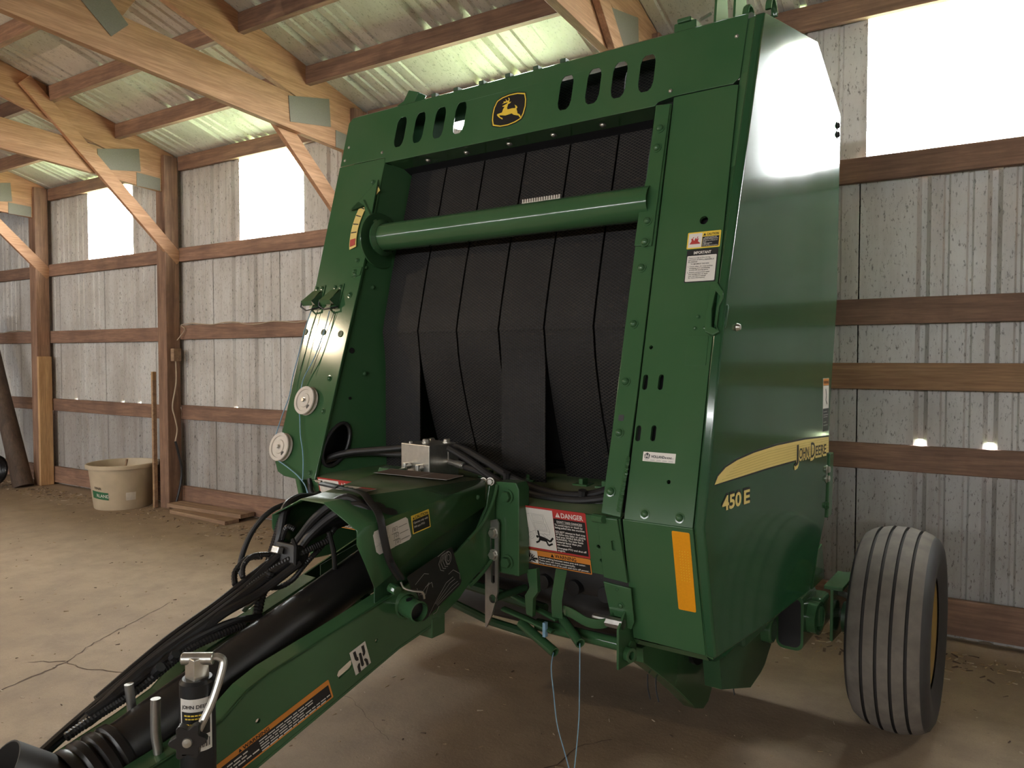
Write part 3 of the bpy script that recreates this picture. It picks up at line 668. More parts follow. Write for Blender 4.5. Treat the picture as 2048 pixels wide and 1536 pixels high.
# tube stub with rim on the beam
t = empty('pivot_stub', (0, 0, 0), 0, BAL); c0 = VP(-.462, .728); ax = Vector((1, -.25, -.05)).normalized()
part(MB().lathe([(.030, 0), (.042, .002), (.044, .012), (.032, .02)], c0 - ax * .01, ax, 24), 'collar', 'green', parent=t)
part(MB().lathe([(.030, 0), (.030, .07), (.026, .072), (.026, .02), (.0001, .02)], c0, ax, 24), 'pipe', 'green', parent=t)
part(MB().lathe([(.0001, .001), (.009, .001), (.009, 0)], c0 + ax * .035 + Vector((0, -.012, .0275)), (0, -.4, 1), 10), 'cross_hole', 'blackpaint', parent=t)
part(MB().lathe([(.0001, .051), (.0255, .050)], c0, ax, 20), 'bore', 'blackpaint', parent=t)
# --- driveline shield over the tongue
sec = [(-.12, [(-.215, .955), (-.215, 1.034), (-.20, 1.04), (.20, 1.04), (.215, 1.034), (.215, .955)]),
       (-.36, [(-.198, .885), (-.198, 1.000), (-.125, 1.035), (.125, 1.035), (.198, 1.000), (.198, .885)]),
       (-.57, [(-.182, .80), (-.182, .978), (-.055, 1.030), (.055, 1.030), (.182, .978), (.182, .80)]),
       (-.63, [(-.178, .93), (-.178, .968), (-.048, 1.028), (.048, 1.028), (.178, .968), (.178, .93)])]
mb = MB(); vs = []; fs = []
for y_, s_ in sec: vs += [(x_, y_, z_) for x_, z_ in s_]
for k in range(3):
    for q in range(5): fs.append((6 * k + q, 6 * k + 6 + q, 6 * k + 7 + q, 6 * k + 1 + q))
mb.add(vs, fs)
o = part(mb, 'driveline_shield', 'green', 0, 25)
o.data.materials.append(M['green_dusty'])
for p in o.data.polygons:
    if p.normal.z > .97: p.material_index = 1
so = o.modifiers.new('thickness', 'SOLIDIFY'); so.thickness = .004; so.offset = -1
ca, cb, cc = Vector((.215, -.12, 1.034)), Vector((.182, -.57, .978)), Vector((.055, -.57, 1.030)); cn = (cb - ca).cross(cc - ca); cn = cn if cn.z > 0 else -cn; cn.normalize()
def on_ch(p, h=.004): p = Vector(p); return p - cn * (cn.dot(p - ca)) + cn * h
for cx, cy in ((.130, -.512), (.173, -.505)):
    e1 = Vector((.75, .35, 0)); e1 = (e1 - cn * cn.dot(e1)).normalized(); e2 = cn.cross(e1)
    c0 = on_ch((cx, cy, 1.0))
    poly = [(.024 * math.cos(a), .017 * math.sin(a)) for a in [2 * math.pi * i / 18 for i in range(18)] if abs(math.degrees(a) - 180) > 35]
    k = next(i for i, p in enumerate(poly) if p[0] < -.015 and p[1] < 0) if any(p[0] < -.015 and p[1] < 0 for p in poly) else 10
    poly = poly[:k] + [(-.05, .007), (-.05, -.007)] + poly[k:]
    part(MB().sheet(poly, lambda u, v, w_=0: c0 + e1 * u + e2 * v + cn * (w_ + .001)), 'keyhole', 'blackpaint', smooth=0)  # flat black shape for the dark of the hole, no cut made
bolt((.215, -.095, 1.030), (.4, -1, 0), .010, 'zinc', head='hex'); bolt((.199, -.11, 1.033), (.4, -1, 0), .008, 'zinc', head='dome')
bolt(Vector((.2155, -.16, .99)), (1, -.1, 0), .006, 'green')
# --- driveline tube and bell
ax = Vector((0, -1, -.320)).normalized(); s0 = Vector((0, -.34, .821))
part(MB().lathe([(.060, 0), (.061, .42), (.063, .50), (.062, .86), (.066, .88)], s0, ax, 40), 'driveline_tube', 'plastic')
bellp = [(.064, .865), (.070, .87), (.072, .885), (.066, .892), (.074, .90), (.076, .915), (.068, .922), (.077, .93), (.079, .945), (.073, .952), (.079, .96), (.080, .975), (.075, .975), (.066, .95), (.05, .92), (.0001, .92)]
part(MB().lathe(bellp, s0, ax, 40), 'driveline_bell', 'plastic')
part(MB().lathe([(.028, .90), (.028, 1.04), (.022, 1.04), (.022, .92)], s0, ax, 20), 'driveline_yoke', 'brownprint')
gx = Vector((-.03, -.16, .125)); g0 = Vector((0, -1.24, .470))
part(MB().lathe([(.066, 0), (.070, gx.length), (.067, gx.length), (.064, 0)], g0, gx, 32), 'guard_cone', 'grey_plastic')
# --- hoses and wiring along the tongue
BUN = dict(
 A=[(-.02, -.30, .955), (-.06, -.396, .935), (-.1, -.519, .909), (-.12, -.627, .869), (-.13, -.741, .797), (-.13, -.846, .753), (-.13, -.975, .703), (-.12, -1.124, .639), (-.12, -1.208, .598), (-.11, -1.29, .56)],
 B=[(.140, -.522, .985), (.095, -.55, 1.012), (.03, -.575, .985), (-.04, -.60, .925), (-.08, -.64, .855), (-.1, -.73, .806), (-.1, -.883, .746), (-.09, -1.062, .685), (-.08, -1.211, .608)],
 C=[(.098, -.528, 1.005), (.055, -.56, 1.032), (-.02, -.60, .975), (-.1, -.62, .885), (-.15, -.693, .824), (-.16, -.814, .762), (-.15, -.977, .705), (-.14, -1.149, .625)],
 D=[(-.05, -.634, .848), (-.08, -.745, .786), (-.09, -.861, .752), (-.1, -.966, .694), (-.09, -1.122, .635), (-.08, -1.2, .61)])
for k, v in BUN.items(): part(MB().tube(spline(v, 8), .0135 if k in 'AB' else .012, 10), 'hydraulic_hose', 'rubber')
part(MB().tube(spline([(-.2, -.433, 1.0), (-.2, -.511, .99), (-.22, -.596, .971), (-.24, -.652, .915), (-.24, -.692, .838), (-.22, -.703, .801), (-.2, -.691, .779)], 8), .008, 10), 'hydraulic_hose', 'rubber')
part(MB().tube(spline([(-.15, -.40, .99), (-.17, -.50, 1.0), (-.17, -.545, 1.003), (-.16, -.595, .984), (-.15, -.62, .924), (-.15, -.638, .877), (-.14, -.667, .834)], 8), .013, 10), 'hydraulic_hose', 'rubber')
for v, r_ in (([(-.1, -.610, .931), (-.12, -.621, .938), (-.14, -.623, .904), (-.15, -.628, .868), (-.14, -.645, .85)], .0085), ([(-.14, -.64, .858), (-.16, -.702, .866), (-.165, -.735, .846), (-.15, -.749, .815)], .008),
              ([(-.03, -.52, .93), (-.04, -.562, .883), (-.05, -.617, .838), (-.07, -.645, .798), (-.09, -.68, .782), (-.1, -.73, .795)], .008),
              ([(-.09, -.70, .83), (-.1, -.725, .77), (-.1, -.739, .725), (-.09, -.763, .676)], .014), ([(-.07, -.80, .715), (-.07, -.875, .712), (-.07, -.958, .702), (-.07, -1.023, .676), (-.07, -1.097, .645), (-.07, -1.188, .62), (-.07, -1.25, .60)], .011),
              ([(-.17, -.56, 1.0), (-.165, -.60, .96), (-.158, -.632, .90), (-.16, -.655, .84)], .013), ([(-.02, -.55, .90), (-.05, -.62, .875), (-.10, -.68, .835), (-.12, -.76, .79)], .010), ([(-.17, -.67, .855), (-.20, -.70, .85), (-.205, -.735, .82), (-.17, -.76, .795)], .009)):
    part(MB().corr(v, r_), 'wiring_conduit', 'rubber')
part(MB().tube(spline([(-.085, -.74, .715), (-.085, -.83, .728), (-.08, -.95, .716), (-.08, -1.02, .69), (-.08, -1.10, .66), (-.08, -1.20, .625)], 8), .010, 10), 'hydraulic_hose', 'rubber')
part(MB().tube(spline([(0, -.572, .93), (.005, -.559, .87), (.0, -.551, .82)], 6), .007, 8), 'hydraulic_hose', 'rubber')
t = empty('hose_clamp', (0, 0, 0), 0, BAL)
part(MB().box((-.10, -.625, .865), (.10, .05, .055), Matrix.Rotation(R(-18), 3, 'X')), 'clamp_block', 'rubber', .006, parent=t)
part(MB().box((-.115, -.66, .88), (.03, .02, .02), Matrix.Rotation(R(-18), 3, 'X')), 'steel_insert', 'zinc', .003, parent=t)
part(MB().tube([(-.05, -.65, .84), (-.04, -.655, .90), (-.06, -.65, .915)], .006, 6), 'clamp_hook', 'rubber', parent=t)
part(MB().cyl((-.14, -.66, .835), (-.17, -.69, .80), .010, n=10), 'connector', 'plastic', .002, parent=t)
part(MB().cyl((-.10, -.735, .775), (-.13, -.75, .745), .013, n=10).cyl((-.13, -.75, .745), (-.14, -.755, .73), .010, n=10), 'coupler', 'zinc')
part(MB().tube([(-.07, -.655, .835), (-.075, -.662, .82), (-.08, -.668, .805)], .004, 6), 'zip_tie', 'twine')
for p, q in (((-.06, -1.0, .705), (-.10, -1.01, .665)), ((-.05, -1.045, .69), (-.09, -1.05, .655))):
    part(MB().tube([p, q], .012, 8), 'hose_tie', 'rubber')
# green spring on the far beam and steel spring behind the shaft
part(MB().corr([(.05, -.60, .66), (.055, -.60, .60), (.06, -.6, .56)], .016, 10, .006), 'spring', 'steel')
# --- rubber strap with hook
st = spline([(-.12, -.49, 1.045), (-.03, -.49, 1.040), (.07, -.51, 1.040), (.13, -.535, 1.022), (.178, -.55, .996), (.197, -.552, .94), (.203, -.535, .87), (.206, -.498, .815)], 6)
part(MB().tube(st, .01, 8, flat=(.022, .007)), 'rubber_strap', 'rubber')
part(MB().tube(st[-7:], .01, 8, flat=(.034, .010)), 'strap_end', 'rubber')
part(MB().tube(st[:6], .01, 8, flat=(.034, .010)), 'strap_end', 'rubber')
part(MB().tube(spline([(.200, -.49, .80), (.21, -.488, .785), (.225, -.47, .775), (.235, -.44, .765), (.233, -.43, .745)], 6), .0035, 8), 'strap_hook', 'zinc')
part(MB().tube([(-.125, -.49, 1.05), (-.15, -.49, 1.05)], .004, 6), 'strap_hook', 'zinc')
part(MB().cyl((.185, -.515, .79), (.215, -.518, .785), .014, n=10), 'strap_peg', 'green', .002)
# --- parking jack on the near side of the tongue
J = empty('parking_jack', (0, 0, 0), 0, BAL); jx, jy = .19, -1.10
part(MB().lathe([(.036, .30), (.036, .738), (.030, .745), (.0001, .745)], (jx, jy, 0), (0, 0, 1), 32), 'outer_tube', 'blackpaint', parent=J)
part(MB().lathe([(.028, .02), (.028, .32)], (jx, jy, 0), (0, 0, 1), 24).b2((jx - .06, jy - .06, 0.0), (jx + .06, jy + .06, .02)), 'foot', 'blackpaint', parent=J)
part(MB().b2((jx - .018, jy - .018, .742), (jx + .018, jy + .018, .79)).cyl((jx - .024, jy - .02, .785), (jx + .03, jy + .02, .785), .013, n=12), 'gear_cap', 'zinc', .003, parent=J)
part(MB().tube(spline([(jx + .02, jy + .018, .785), (jx + .034, jy + .03, .785), (jx + .042, jy + .034, .77), (jx + .046, jy + .008, .71), (jx + .045, jy - .012, .675), (jx + .042, jy - .03, .645)], 6), .0085, 10), 'crank_arm', 'zinc', parent=J)
kn = Vector((jx + .050, jy - .052, .645)); kax = Vector((.72, -.68, .05)).normalized(); q = kax.to_track_quat('Z', 'Y')
mb = MB(); lob = [((.031 + .006 * math.cos(6 * a)) * math.cos(a), (.031 + .006 * math.cos(6 * a)) * math.sin(a)) for a in [2 * math.pi * i / 48 for i in range(48)]]
mb.prism(lob, lambda u, v, w_=0: kn + q @ Vector((u, v, w_ + .012)), .022); part(mb, 'crank_knob', 'plastic', .003, parent=J)
part(MB().lathe([(.0001, .017), (.009, .016), (.010, .012)], kn, kax, 14), 'knob_bolt', 'zinc', parent=J)
part(MB().b2((.14, -1.115, .44), (.16, -1.085, .62)).b2((.15, -1.12, .5), (.19, -1.08, .52)), 'jack_bracket', 'green', .003)
# hose holder rods
for pts in ([(.10, -1.142, .690), (.10, -1.143, .62), (.102, -1.139, .575), (.10, -1.135, .53)], [(-.06, -1.116, .672), (-.058, -1.112, .62), (-.056, -1.108, .55)], [(.08, -1.16, .53), (.085, -1.165, .47), (.085, -1.165, .42)]):
    part(MB().tube(spline(pts, 5), .0105, 12), 'hose_holder_rod', 'steel')
part(MB().tube([(.06, -1.15, .50), (.12, -1.13, .515), (.17, -1.10, .53)], .012, 8), 'holder_crossbar', 'blackpaint')
# --- hydraulic manifold block and its hoses
H_ = empty('manifold', (0, 0, 0), 0, BAL); rz = Matrix.Rotation(R(-6), 3, 'Z'); hc = Vector((-.225, .115, 1.045))
part(MB().box(hc, (.155, .15, .125), rz), 'block', 'zinc', .003, parent=H_, label='machined aluminium valve block')
for dx, dy, r_ in ((-.02, .0, .013), (.045, .045, .013), (-.05, -.05, .007)): bolt(hc + Vector((dx, dy, .0625)), (0, 0, 1), r_, 'zinc', parent=H_, head='hex')
for dx, dz in ((-.035, -.018), (.028, -.02)):
    part(MB().cyl(hc + Vector((dx, -.075, dz)), hc + Vector((dx, -.10, dz)), .013, n=6).cyl(hc + Vector((dx, -.098, dz + .012)), hc + Vector((dx, -.098, dz - .055)), .010, n=10), 'elbow_fitting', 'zinc', .001, parent=H_)
part(MB().cyl(hc + Vector((-.078, -.03, .045)), hc + Vector((-.10, -.03, .045)), .016, n=12), 'port_plug', 'zinc', parent=H_)
part(MB().cyl(hc + Vector((-.05, .075, .06)), hc + Vector((-.09, .08, .05)), .012, n=12), 'port_plug', 'zinc', parent=H_)
part(MB().b2((hc.x + .0785, hc.y + .01, hc.z + .0), (hc.x + .0795, hc.y + .055, hc.z + .055)), 'tag', 'white', parent=H_)
part(MB().cyl(hc + Vector((.075, .02, -.005)), hc + Vector((.165, .0, -.012)), .011, n=12).cyl(hc + Vector((.12, .01, -.008)), hc + Vector((.16, .0, -.012)), .014, n=12), 'hose_fitting', 'zinc', .001, parent=H_)
for pts in ([(-.12, .14, 1.10), (-.04, .12, 1.085), (.06, .10, 1.055), (.18, .08, 1.015), (.32, .07, .985), (.45, .08, .985), (.53, .12, 1.01), (.585, .17, 1.06)],
            [(-.05, .11, 1.03), (.04, .09, 1.02), (.14, .07, .995), (.28, .05, .975), (.44, .05, .972), (.55, .09, .99), (.59, .14, 1.02)],
            [(-.12, .10, 1.095), (-.02, .09, 1.06), (.1, .075, 1.01), (.25, .06, .965), (.42, .065, .962), (.56, .10, .975)],
            [(-.33, .12, 1.085), (-.42, .10, 1.072), (-.52, .085, 1.06), (-.60, .07, 1.05), (-.68, .05, 1.03), (-.74, .03, 1.0)],
            [(-.32, .14, 1.055), (-.42, .15, 1.045), (-.54, .13, 1.045), (-.64, .10, 1.035), (-.76, .05, 1.0)]):
    part(MB().tube(spline(pts, 8), .0125, 10), 'hydraulic_hose', 'rubber')
for p in ((.16, .078, 1.005), (.46, .07, .975)): part(MB().tube([Vector(p) + Vector((-.004, 0, -.03)), Vector(p) + Vector((.004, -.01, .03))], .014, 8), 'hose_tie', 'rubber')
# --- twine guides, feed rollers and brackets under the deck
for a, b, r_ in (((.255, .02, .548), (.418, -.03, .503), .016), ((.385, .06, .585), (.503, -.02, .548), .016)):
    part(MB().lathe([(r_, 0), (r_, (Vector(b) - Vector(a)).length), (r_ * .7, (Vector(b) - Vector(a)).length), (r_ * .7, .02)], a, Vector(b) - Vector(a), 16), 'twine_tube', 'green')
part(MB().cyl((.30, .05, .545), (.645, .05, .545), .020, n=16), 'cutter_shaft', 'green')
part(MB().prism([(-.03, .50), (.09, .49), (.09, .65), (.02, .67), (-.03, .62)], lambda u, v, w_=0: Vector((.640 + w_, u, v)), .008), 'shaft_plate', 'green', .002)
part(MB().lathe([(.022, 0), (.022, .022), (.012, .022), (.012, .004), (.0001, .004)], (.640, .02, .535), (1, -.3, 0), 20), 'shaft_end', 'green', .001)
part(MB().cyl((.54, .0, .628), (.64, .0, .628), .017, n=8), 'square_key', 'steel')
part(MB().prism([(.305, .745), (.345, .755), (.350, .68), (.332, .655), (.33, .595), (.306, .60), (.300, .66), (.318, .69)], lambda u, v, w_=0: Vector((u, -.005 - w_ * 1, v)), -.02), 'offset_bracket', 'green', .002)
bolt((.318, -.008, .64), (0, -1, 0), .009, 'green', head='hex')
part(MB().add([(.415, -.02, .765), (.455, -.02, .765), (.425, .0, .66), (.385, .0, .66), (.385, .005, .60), (.425, .005, .60)], [(0, 3, 2, 1), (3, 4, 5, 2)]), 'hanger_strap', 'green')
part(MB().tube(spline([(.44, -.01, .635), (.48, -.035, .642), (.54, -.035, .625), (.585, -.01, .625), (.60, .04, .645)], 6), .01, 8, flat=(.006, .03)), 'bent_strap', 'green')
part(MB().tube([(.21, -.02, .60), (.30, -.015, .583), (.40, -.01, .56)], .01, 8, flat=(.03, .012)), 'linkage_bar', 'green', .002)
part(MB().tube([(.20, .04, .63), (.30, .035, .605), (.39, .03, .585)], .01, 8, flat=(.03, .012)), 'linkage_bar', 'green', .002)
part(MB().tube([(-.12, .05, .56), (.12, .03, .525), (.30, .03, .515)], .014, 8), 'frame_rail', 'green_dark')
part(MB().tube([(-.30, .12, .62), (.10, .10, .60), (.30, .10, .58)], .02, 8), 'frame_rail', 'green_dark')
part(MB().b2((.375, -.035, .545), (.385, -.02, .59)), 'clip', 'twine', label='small blue plastic clip')
for x_ in (.26, .38, .50): part(MB().cyl((x_, .14, .655), (x_, .2, .655), .026, n=16), 'bearing', 'rubber', .002)
part(MB().cyl((-.62, .25, .70), (.62, .25, .70), .09, n=24), 'feed_roller', 'tire_side')
part(MB().cyl((-.62, .30, .50), (.62, .34, .56), .09, n=24), 'feed_rotor', 'tire_side')
for sx in (1, -1): part(MB().b2((sx * .64, .1, .55), (sx * .70, 1.3, .62)), 'frame_rail', 'green_dark', .004)
# left lower bracket below the panel
part(MB().prism([(-.735, .942), (-.66, .942), (-.66, .72), (-.72, .74)], lambda u, v, w_=0: LP(u, v, w_ + .004), .02), 'lower_post', 'green', .003)
part(MB().tube([FP(-.73, .945, .004), LP(-.72, .90, .02), LP(-.70, .87, .01)], .010, 8), 'twine_guide', 'blackpaint')
# --- pickup: end shield, drum, tines
part(MB().prism([(.12, .52), (.70, .52), (.74, .36), (.75, .24), (.735, .17), (.70, .135), (.645, .125), (.57, .155), (.42, .27), (.28, .37), (.13, .47)], lambda u, v, w_=0: Vector((.645 + w_, u, v)), .05), 'pickup_shield', 'green', .004)
part(MB().prism([(.40, .54), (.95, .54), (1.02, .36), (1.03, .28), (.947, .225), (.90, .21), (.86, .205), (.77, .195), (.46, .30)], lambda u, v, w_=0: Vector((.78 + w_, u, v)), .06), 'drive_guard', 'green_dark', .004)
part(MB().cyl((-.6, .58, .42), (.66, .58, .42), .10, n=24), 'pickup_drum', 'blackpaint')
for x_, y_ in ((.58, .30), (.61, .30), (.70, .80)):
    part(MB().tube(spline([(x_, y_, .36), (x_ + .006, y_ - .01, .32), (x_ + .02, y_ - .02, .285)] if y_ < .5 else [(x_, y_, .22), (x_ + .006, y_ - .01, .18), (x_ + .016, y_ - .02, .145)], 4), .0028, 6), 'pickup_tine', 'blackpaint')
part(MB().cyl((.74, .93, .37), (.82, .93, .37), .05, n=24), 'gearbox', 'green', .01)
# --- axle, bracket and wheels
part(MB().b2((-.95, 1.14, .33), (.95, 1.28, .46)), 'axle_beam', 'green', .02)
part(MB().prism(roundrect(.80, .275, .905, .495, .03, 4), lambda u, v, w_=0: Vector((u, 1.02 - w_, v)), .20), 'axle_housing', 'green', .006)
part(MB().prism(roundrect(.81, .288, .895, .482, .025, 4), lambda u, v, w_=0: Vector((u, 1.0185 - w_, v)), -.002), 'housing_opening', 'blackpaint')  # black plate painted on for the dark hollow end of the housing
part(MB().lathe([(.065, 0), (.065, .05), (.05, .052), (.05, .01), (.0001, .01)], (.895, 1.12, .39), (1, -.1, 0), 24), 'axle_socket', 'green')
part(MB().prism([(1.08, .32), (1.40, .30), (1.40, .52), (1.08, .52)], lambda u, v, w_=0: Vector((1.0 + w_, u, v)), .012), 'spindle_plate', 'green', .003)
part(MB().b2((.96, 1.10, .515), (1.03, 1.35, .53)), 'spindle_cap', 'green', .003)
part(MB().prism([(1.05, .52), (1.25, .52), (1.20, .67), (1.13, .66)], lambda u, v, w_=0: Vector((.93 + w_, u, v)), .01), 'axle_gusset', 'green', .003)
part(MB().cyl((.98, 1.19, .49), (1.045, 1.14, .49), .011, n=10), 'spindle_bolt', 'zinc', .001)
part(MB().cyl((.98, 1.22, .40), (1.04, 1.17, .40), .018, n=8), 'spindle_bolt', 'zinc', .001)
def wheel(sx):
    W = empty('wheel', (sx * 1.213, 1.21, 0), 0, BAL); c = (0, 0, .385)
    prof = [(.195, -.098), (.23, -.118), (.285, -.137), (.325, -.135), (.350, -.122)]
    tread = []; g = [-.10, -.058, -.018, .022, .062, .102]
    xs_ = [(-.112, .357), (-.098, .366)]
    for i in range(4):
        x_ = [-.070, -.023, .023, .070][i]; r_ = .385 - 2.0 * x_ * x_
        xs_ += [(x_ - .0055, r_), (x_ - .0045, r_ - .012), (x_ + .0045, r_ - .012), (x_ + .0055, r_)]
    xs_ += [(.098, .366), (.112, .357)]
    tread = [(r_, x_) for x_, r_ in xs_]
    out = [(.350, .122), (.325, .135), (.285, .137), (.24, .122), (.212, .114)]
    full = prof + tread + out; mb = MB(); k = len(full); n = 64
    mb.lathe(full, c, (1, 0, 0), n)
    mats = []
    for i in range(n):
        for t_ in range(k - 1):
            a, b = full[t_], full[t_ + 1]
            mats.append(1 if (t_ < len(prof) - 1 or t_ >= len(prof) + len(tread) - 1) else (2 if (a[0] + b[0]) / 2 < .385 - 2.0 * ((a[1] + b[1]) / 2) ** 2 - .004 and abs(a[1] + b[1]) < .18 else 0))
    mb.m = mats
    part(mb, 'tire', ('tire', 'tire_side', 'tire_groove'), parent=W, smooth=50, label='worn ribbed rubber tire')
    part(MB().lathe([(.198, -.10), (.19, -.095), (.17, -.07), (.165, .03), (.10, .04), (.09, .055), (.0001, .055)], c, (1, 0, 0), 40).lathe([(.211, .108), (.205, .106), (.19, .09), (.17, .06), (.165, .03)], c, (1, 0, 0), 40), 'rim', 'rim', parent=W, label='yellow steel wheel rim')
    part(MB().lathe([(.06, -.20), (.06, .05), (.05, .07), (.0001, .07)], c, (sx, 0, 0), 24), 'hub', 'green_dark', parent=W)
wheel(1); wheel(-1)
# --- rear gate frame and things on top
part(MB().b2((-.86, .45, .46), (.86, 1.14, .52)), 'underside_light_block', 'green_dark', .01)  # slab added to keep window light off the floor beneath the baler
part(MB().b2((-.86, 1.12, .47), (.88, 1.16, 2.30)), 'tailgate', 'green_dark', .01)  # lower edge carried down to block light passing underneath
part(MB().prism([(1.09, .80), (1.15, .80), (1.17, 1.05), (1.11, 1.05)], lambda u, v, w_=0: Vector((.975 + w_, u, v)), .05), 'gate_bracket', 'green', .004)
part(MB().prism([(1.18, 1.62), (1.215, 1.62), (1.22, 1.90), (1.19, 1.90)], lambda u, v, w_=0: Vector((.965 + w_, u, v)), .03), 'gate_bracket', 'green', .004)
for x_ in (.735, .80): part(MB().prism([(.46, 2.50), (.60, 2.52), (.56, 2.78), (.50, 2.78)], lambda u, v, w_=0, x_=x_: Vector((x_ + w_, u, v)), .008), 'lift_bar', 'green', .002)
for x_, y_, z_ in ((.835, .50, 2.535), (.885, .58, 2.575)):
    part(MB().tube([Vector((x_, y_ + .035 * math.cos(a), z_ + .045 * math.sin(a))) for a in [math.pi * i / 10 for i in range(11)]], .01, 8, flat=(.02, .010)), 'lift_eye', 'green')
part(MB().b2((.585, .47, 2.515), (.665, .54, 2.575)).b2((.60, .46, 2.57), (.65, .54, 2.585)), 'hood_latch', 'green', .004)
part(MB().cyl((.68, .47, 2.565), (.705, .50, 2.59), .006, n=8), 'latch_pin', 'zinc')
part(MB().prism([(-.74, 2.50), (-.58, 2.50), (-.54, 2.555), (-.60, 2.575), (-.63, 2.535)], lambda u, v, w_=0: Vector((u, .46 - w_, v)), -.05), 'hood_latch', 'green', .003)
for x_ in (-.45, -.33, -.2, -.07, .06, .18): part(MB().b2((x_ - .012, .40, 2.505), (x_ + .012, .43, 2.528)), 'hood_clip', 'green_dark')
# --- twine
TW = [[(-.787, .125, 1.62), (-.797, .102, 1.531), (-.823, .074, 1.427), (-.866, .052, 1.339), (-.876, .042, 1.272)],
      [(-.903, .128, 1.63), (-.921, .105, 1.544), (-.928, .077, 1.437), (-.937, .052, 1.342), (-.934, .033, 1.269), (-.955, .012, 1.185), (-.972, -.010, 1.10), (-.972, -.025, 1.05)],
      [(-.860, .02, 1.21), (-.846, .014, 1.18), (-.818, -.006, 1.11), (-.782, -.024, 1.043), (-.759, -.042, .976), (-.751, -.052, .938)],
      [(-.92, -.036, 1.0), (-.86, -.042, .982), (-.79, -.048, .955), (-.745, -.055, .932)],
      [(-.745, -.055, .932), (-.70, -.075, .915), (-.64, -.115, .905), (-.55, -.17, .905)], [(-.75, -.055, .936), (-.71, -.072, .922), (-.65, -.11, .90), (-.57, -.17, .895)]]
for v in TW: part(MB().tube(spline(v, 6), .0022, 6), 'twine', 'twine', label='pale blue baling twine')
part(MB().tube(spline([(.414, -.032, .503), (.43, -.07, .47), (.445, -.08, .40), (.452, -.07, .30), (.47, -.05, .20), (.49, -.04, .12)], 8), .0018, 6), 'twine', 'twine', label='pale blue baling twine')
part(MB().tube(spline([(.503, -.022, .548), (.525, -.06, .50), (.53, -.07, .43), (.525, -.065, .33), (.505, -.05, .2), (.49, -.04, .12), (.485, -.035, .03), (.48, -.04, .004), (.46, -.06, .004)], 8), .0018, 6), 'twine', 'twine', label='pale blue baling twine')
for v in ([(-.87, .135, 1.63), (-.90, .06, 1.37)], [(-.765, .133, 1.62), (-.83, .06, 1.36)]): part(MB().tube(v, .0012, 6), 'twine', 'blackpaint')
# ------------------------------------------------------------------ decals and lettering
def stroke(pts, wd):
    """thin polyline as quads"""
    q = []
    for a, b in zip(pts, pts[1:]):
        d = Vector((b[0] - a[0], b[1] - a[1]))
        if d.length < 1e-9: continue
        n = Vector((-d.y, d.x)).normalized() * wd / 2
        q.append([(a[0] - n.x, a[1] - n.y), (b[0] - n.x, b[1] - n.y), (b[0] + n.x, b[1] + n.y), (a[0] + n.x, a[1] + n.y)])
    return q
def decal(label, fn, layers, scale=.001, h=.0010, thick=.0008, parent=None):
    """layers: ('r',x0,y0,x1,y1,mat,radius) ('p',poly,mat) ('s',pts,width,mat) ('t',text,x,y,size,mat,align,bold,width)"""
    mats = []; names = []
    def mi(m):
        if m not in names: names.append(m); mats.append(M[m])
        return names.index(m)
    base, let = MB(), MB(); first = True; k = 0
    for L in layers:
        w_ = h + min(k, 5) * .00015 + k * .000015; k += 1
        g = lambda u, v, w2=0: fn(u * scale, v * scale, w_ + w2)
        if L[0] == 'r':
            x0, y0, x1, y1, m = L[1:6]; rad = L[6] if len(L) > 6 else 0
            poly = roundrect(x0, y0, x1, y1, rad, 4) if rad else [(x0, y0), (x1, y0), (x1, y1), (x0, y1)]
            base.mat(mi(m))
            if first: base.prism(poly, g, thick)
            else: base.sheet(poly, g)
        elif L[0] == 'p':
            base.mat(mi(L[2]))
            if first: base.prism(L[1], g, thick)
            else: base.sheet(L[1], g)
        elif L[0] == 's':
            base.mat(mi(L[3]))
            for q in stroke(L[1], L[2]): base.sheet(q, g)
        elif L[0] == 't':
            body, x_, y_, size, m = L[1:6]; al = L[6] if len(L) > 6 else 'LEFT'; bold = L[7] if len(L) > 7 else .012; wid = L[8] if len(L) > 8 else None; slope = L[9] if len(L) > 9 else 0
            vs, fs = textmesh(body, size, bold, al)
            if not vs: continue
            sx = 1.0
            if wid:
                xs = [v[0] for v in vs]; sx = wid / (max(xs) - min(xs))
                if al == 'LEFT': x_ -= min(xs) * sx
            let.mat(mi(m)); let.add([g(x_ + a * sx, y_ + b + a * sx * slope, .0001) for a, b in vs], fs)
        first = False
    o = base.build('decal', mats, parent or BAL, smooth=0, label=label)
    if let.v: let.build('lettering', mats, o, smooth=0)
    return o
def tri_sign(x_, y_, s_, m, m2=None): return [('p', [(x_, y_), (x_ + s_, y_), (x_ + s_ / 2, y_ + s_ * .92)], m)] + ([('r', x_ + s_ * .45, y_ + s_ * .28, x_ + s_ * .55, y_ + s_ * .66, m2), ('r', x_ + s_ * .45, y_ + s_ * .12, x_ + s_ * .55, y_ + s_ * .21, m2)] if m2 else [])
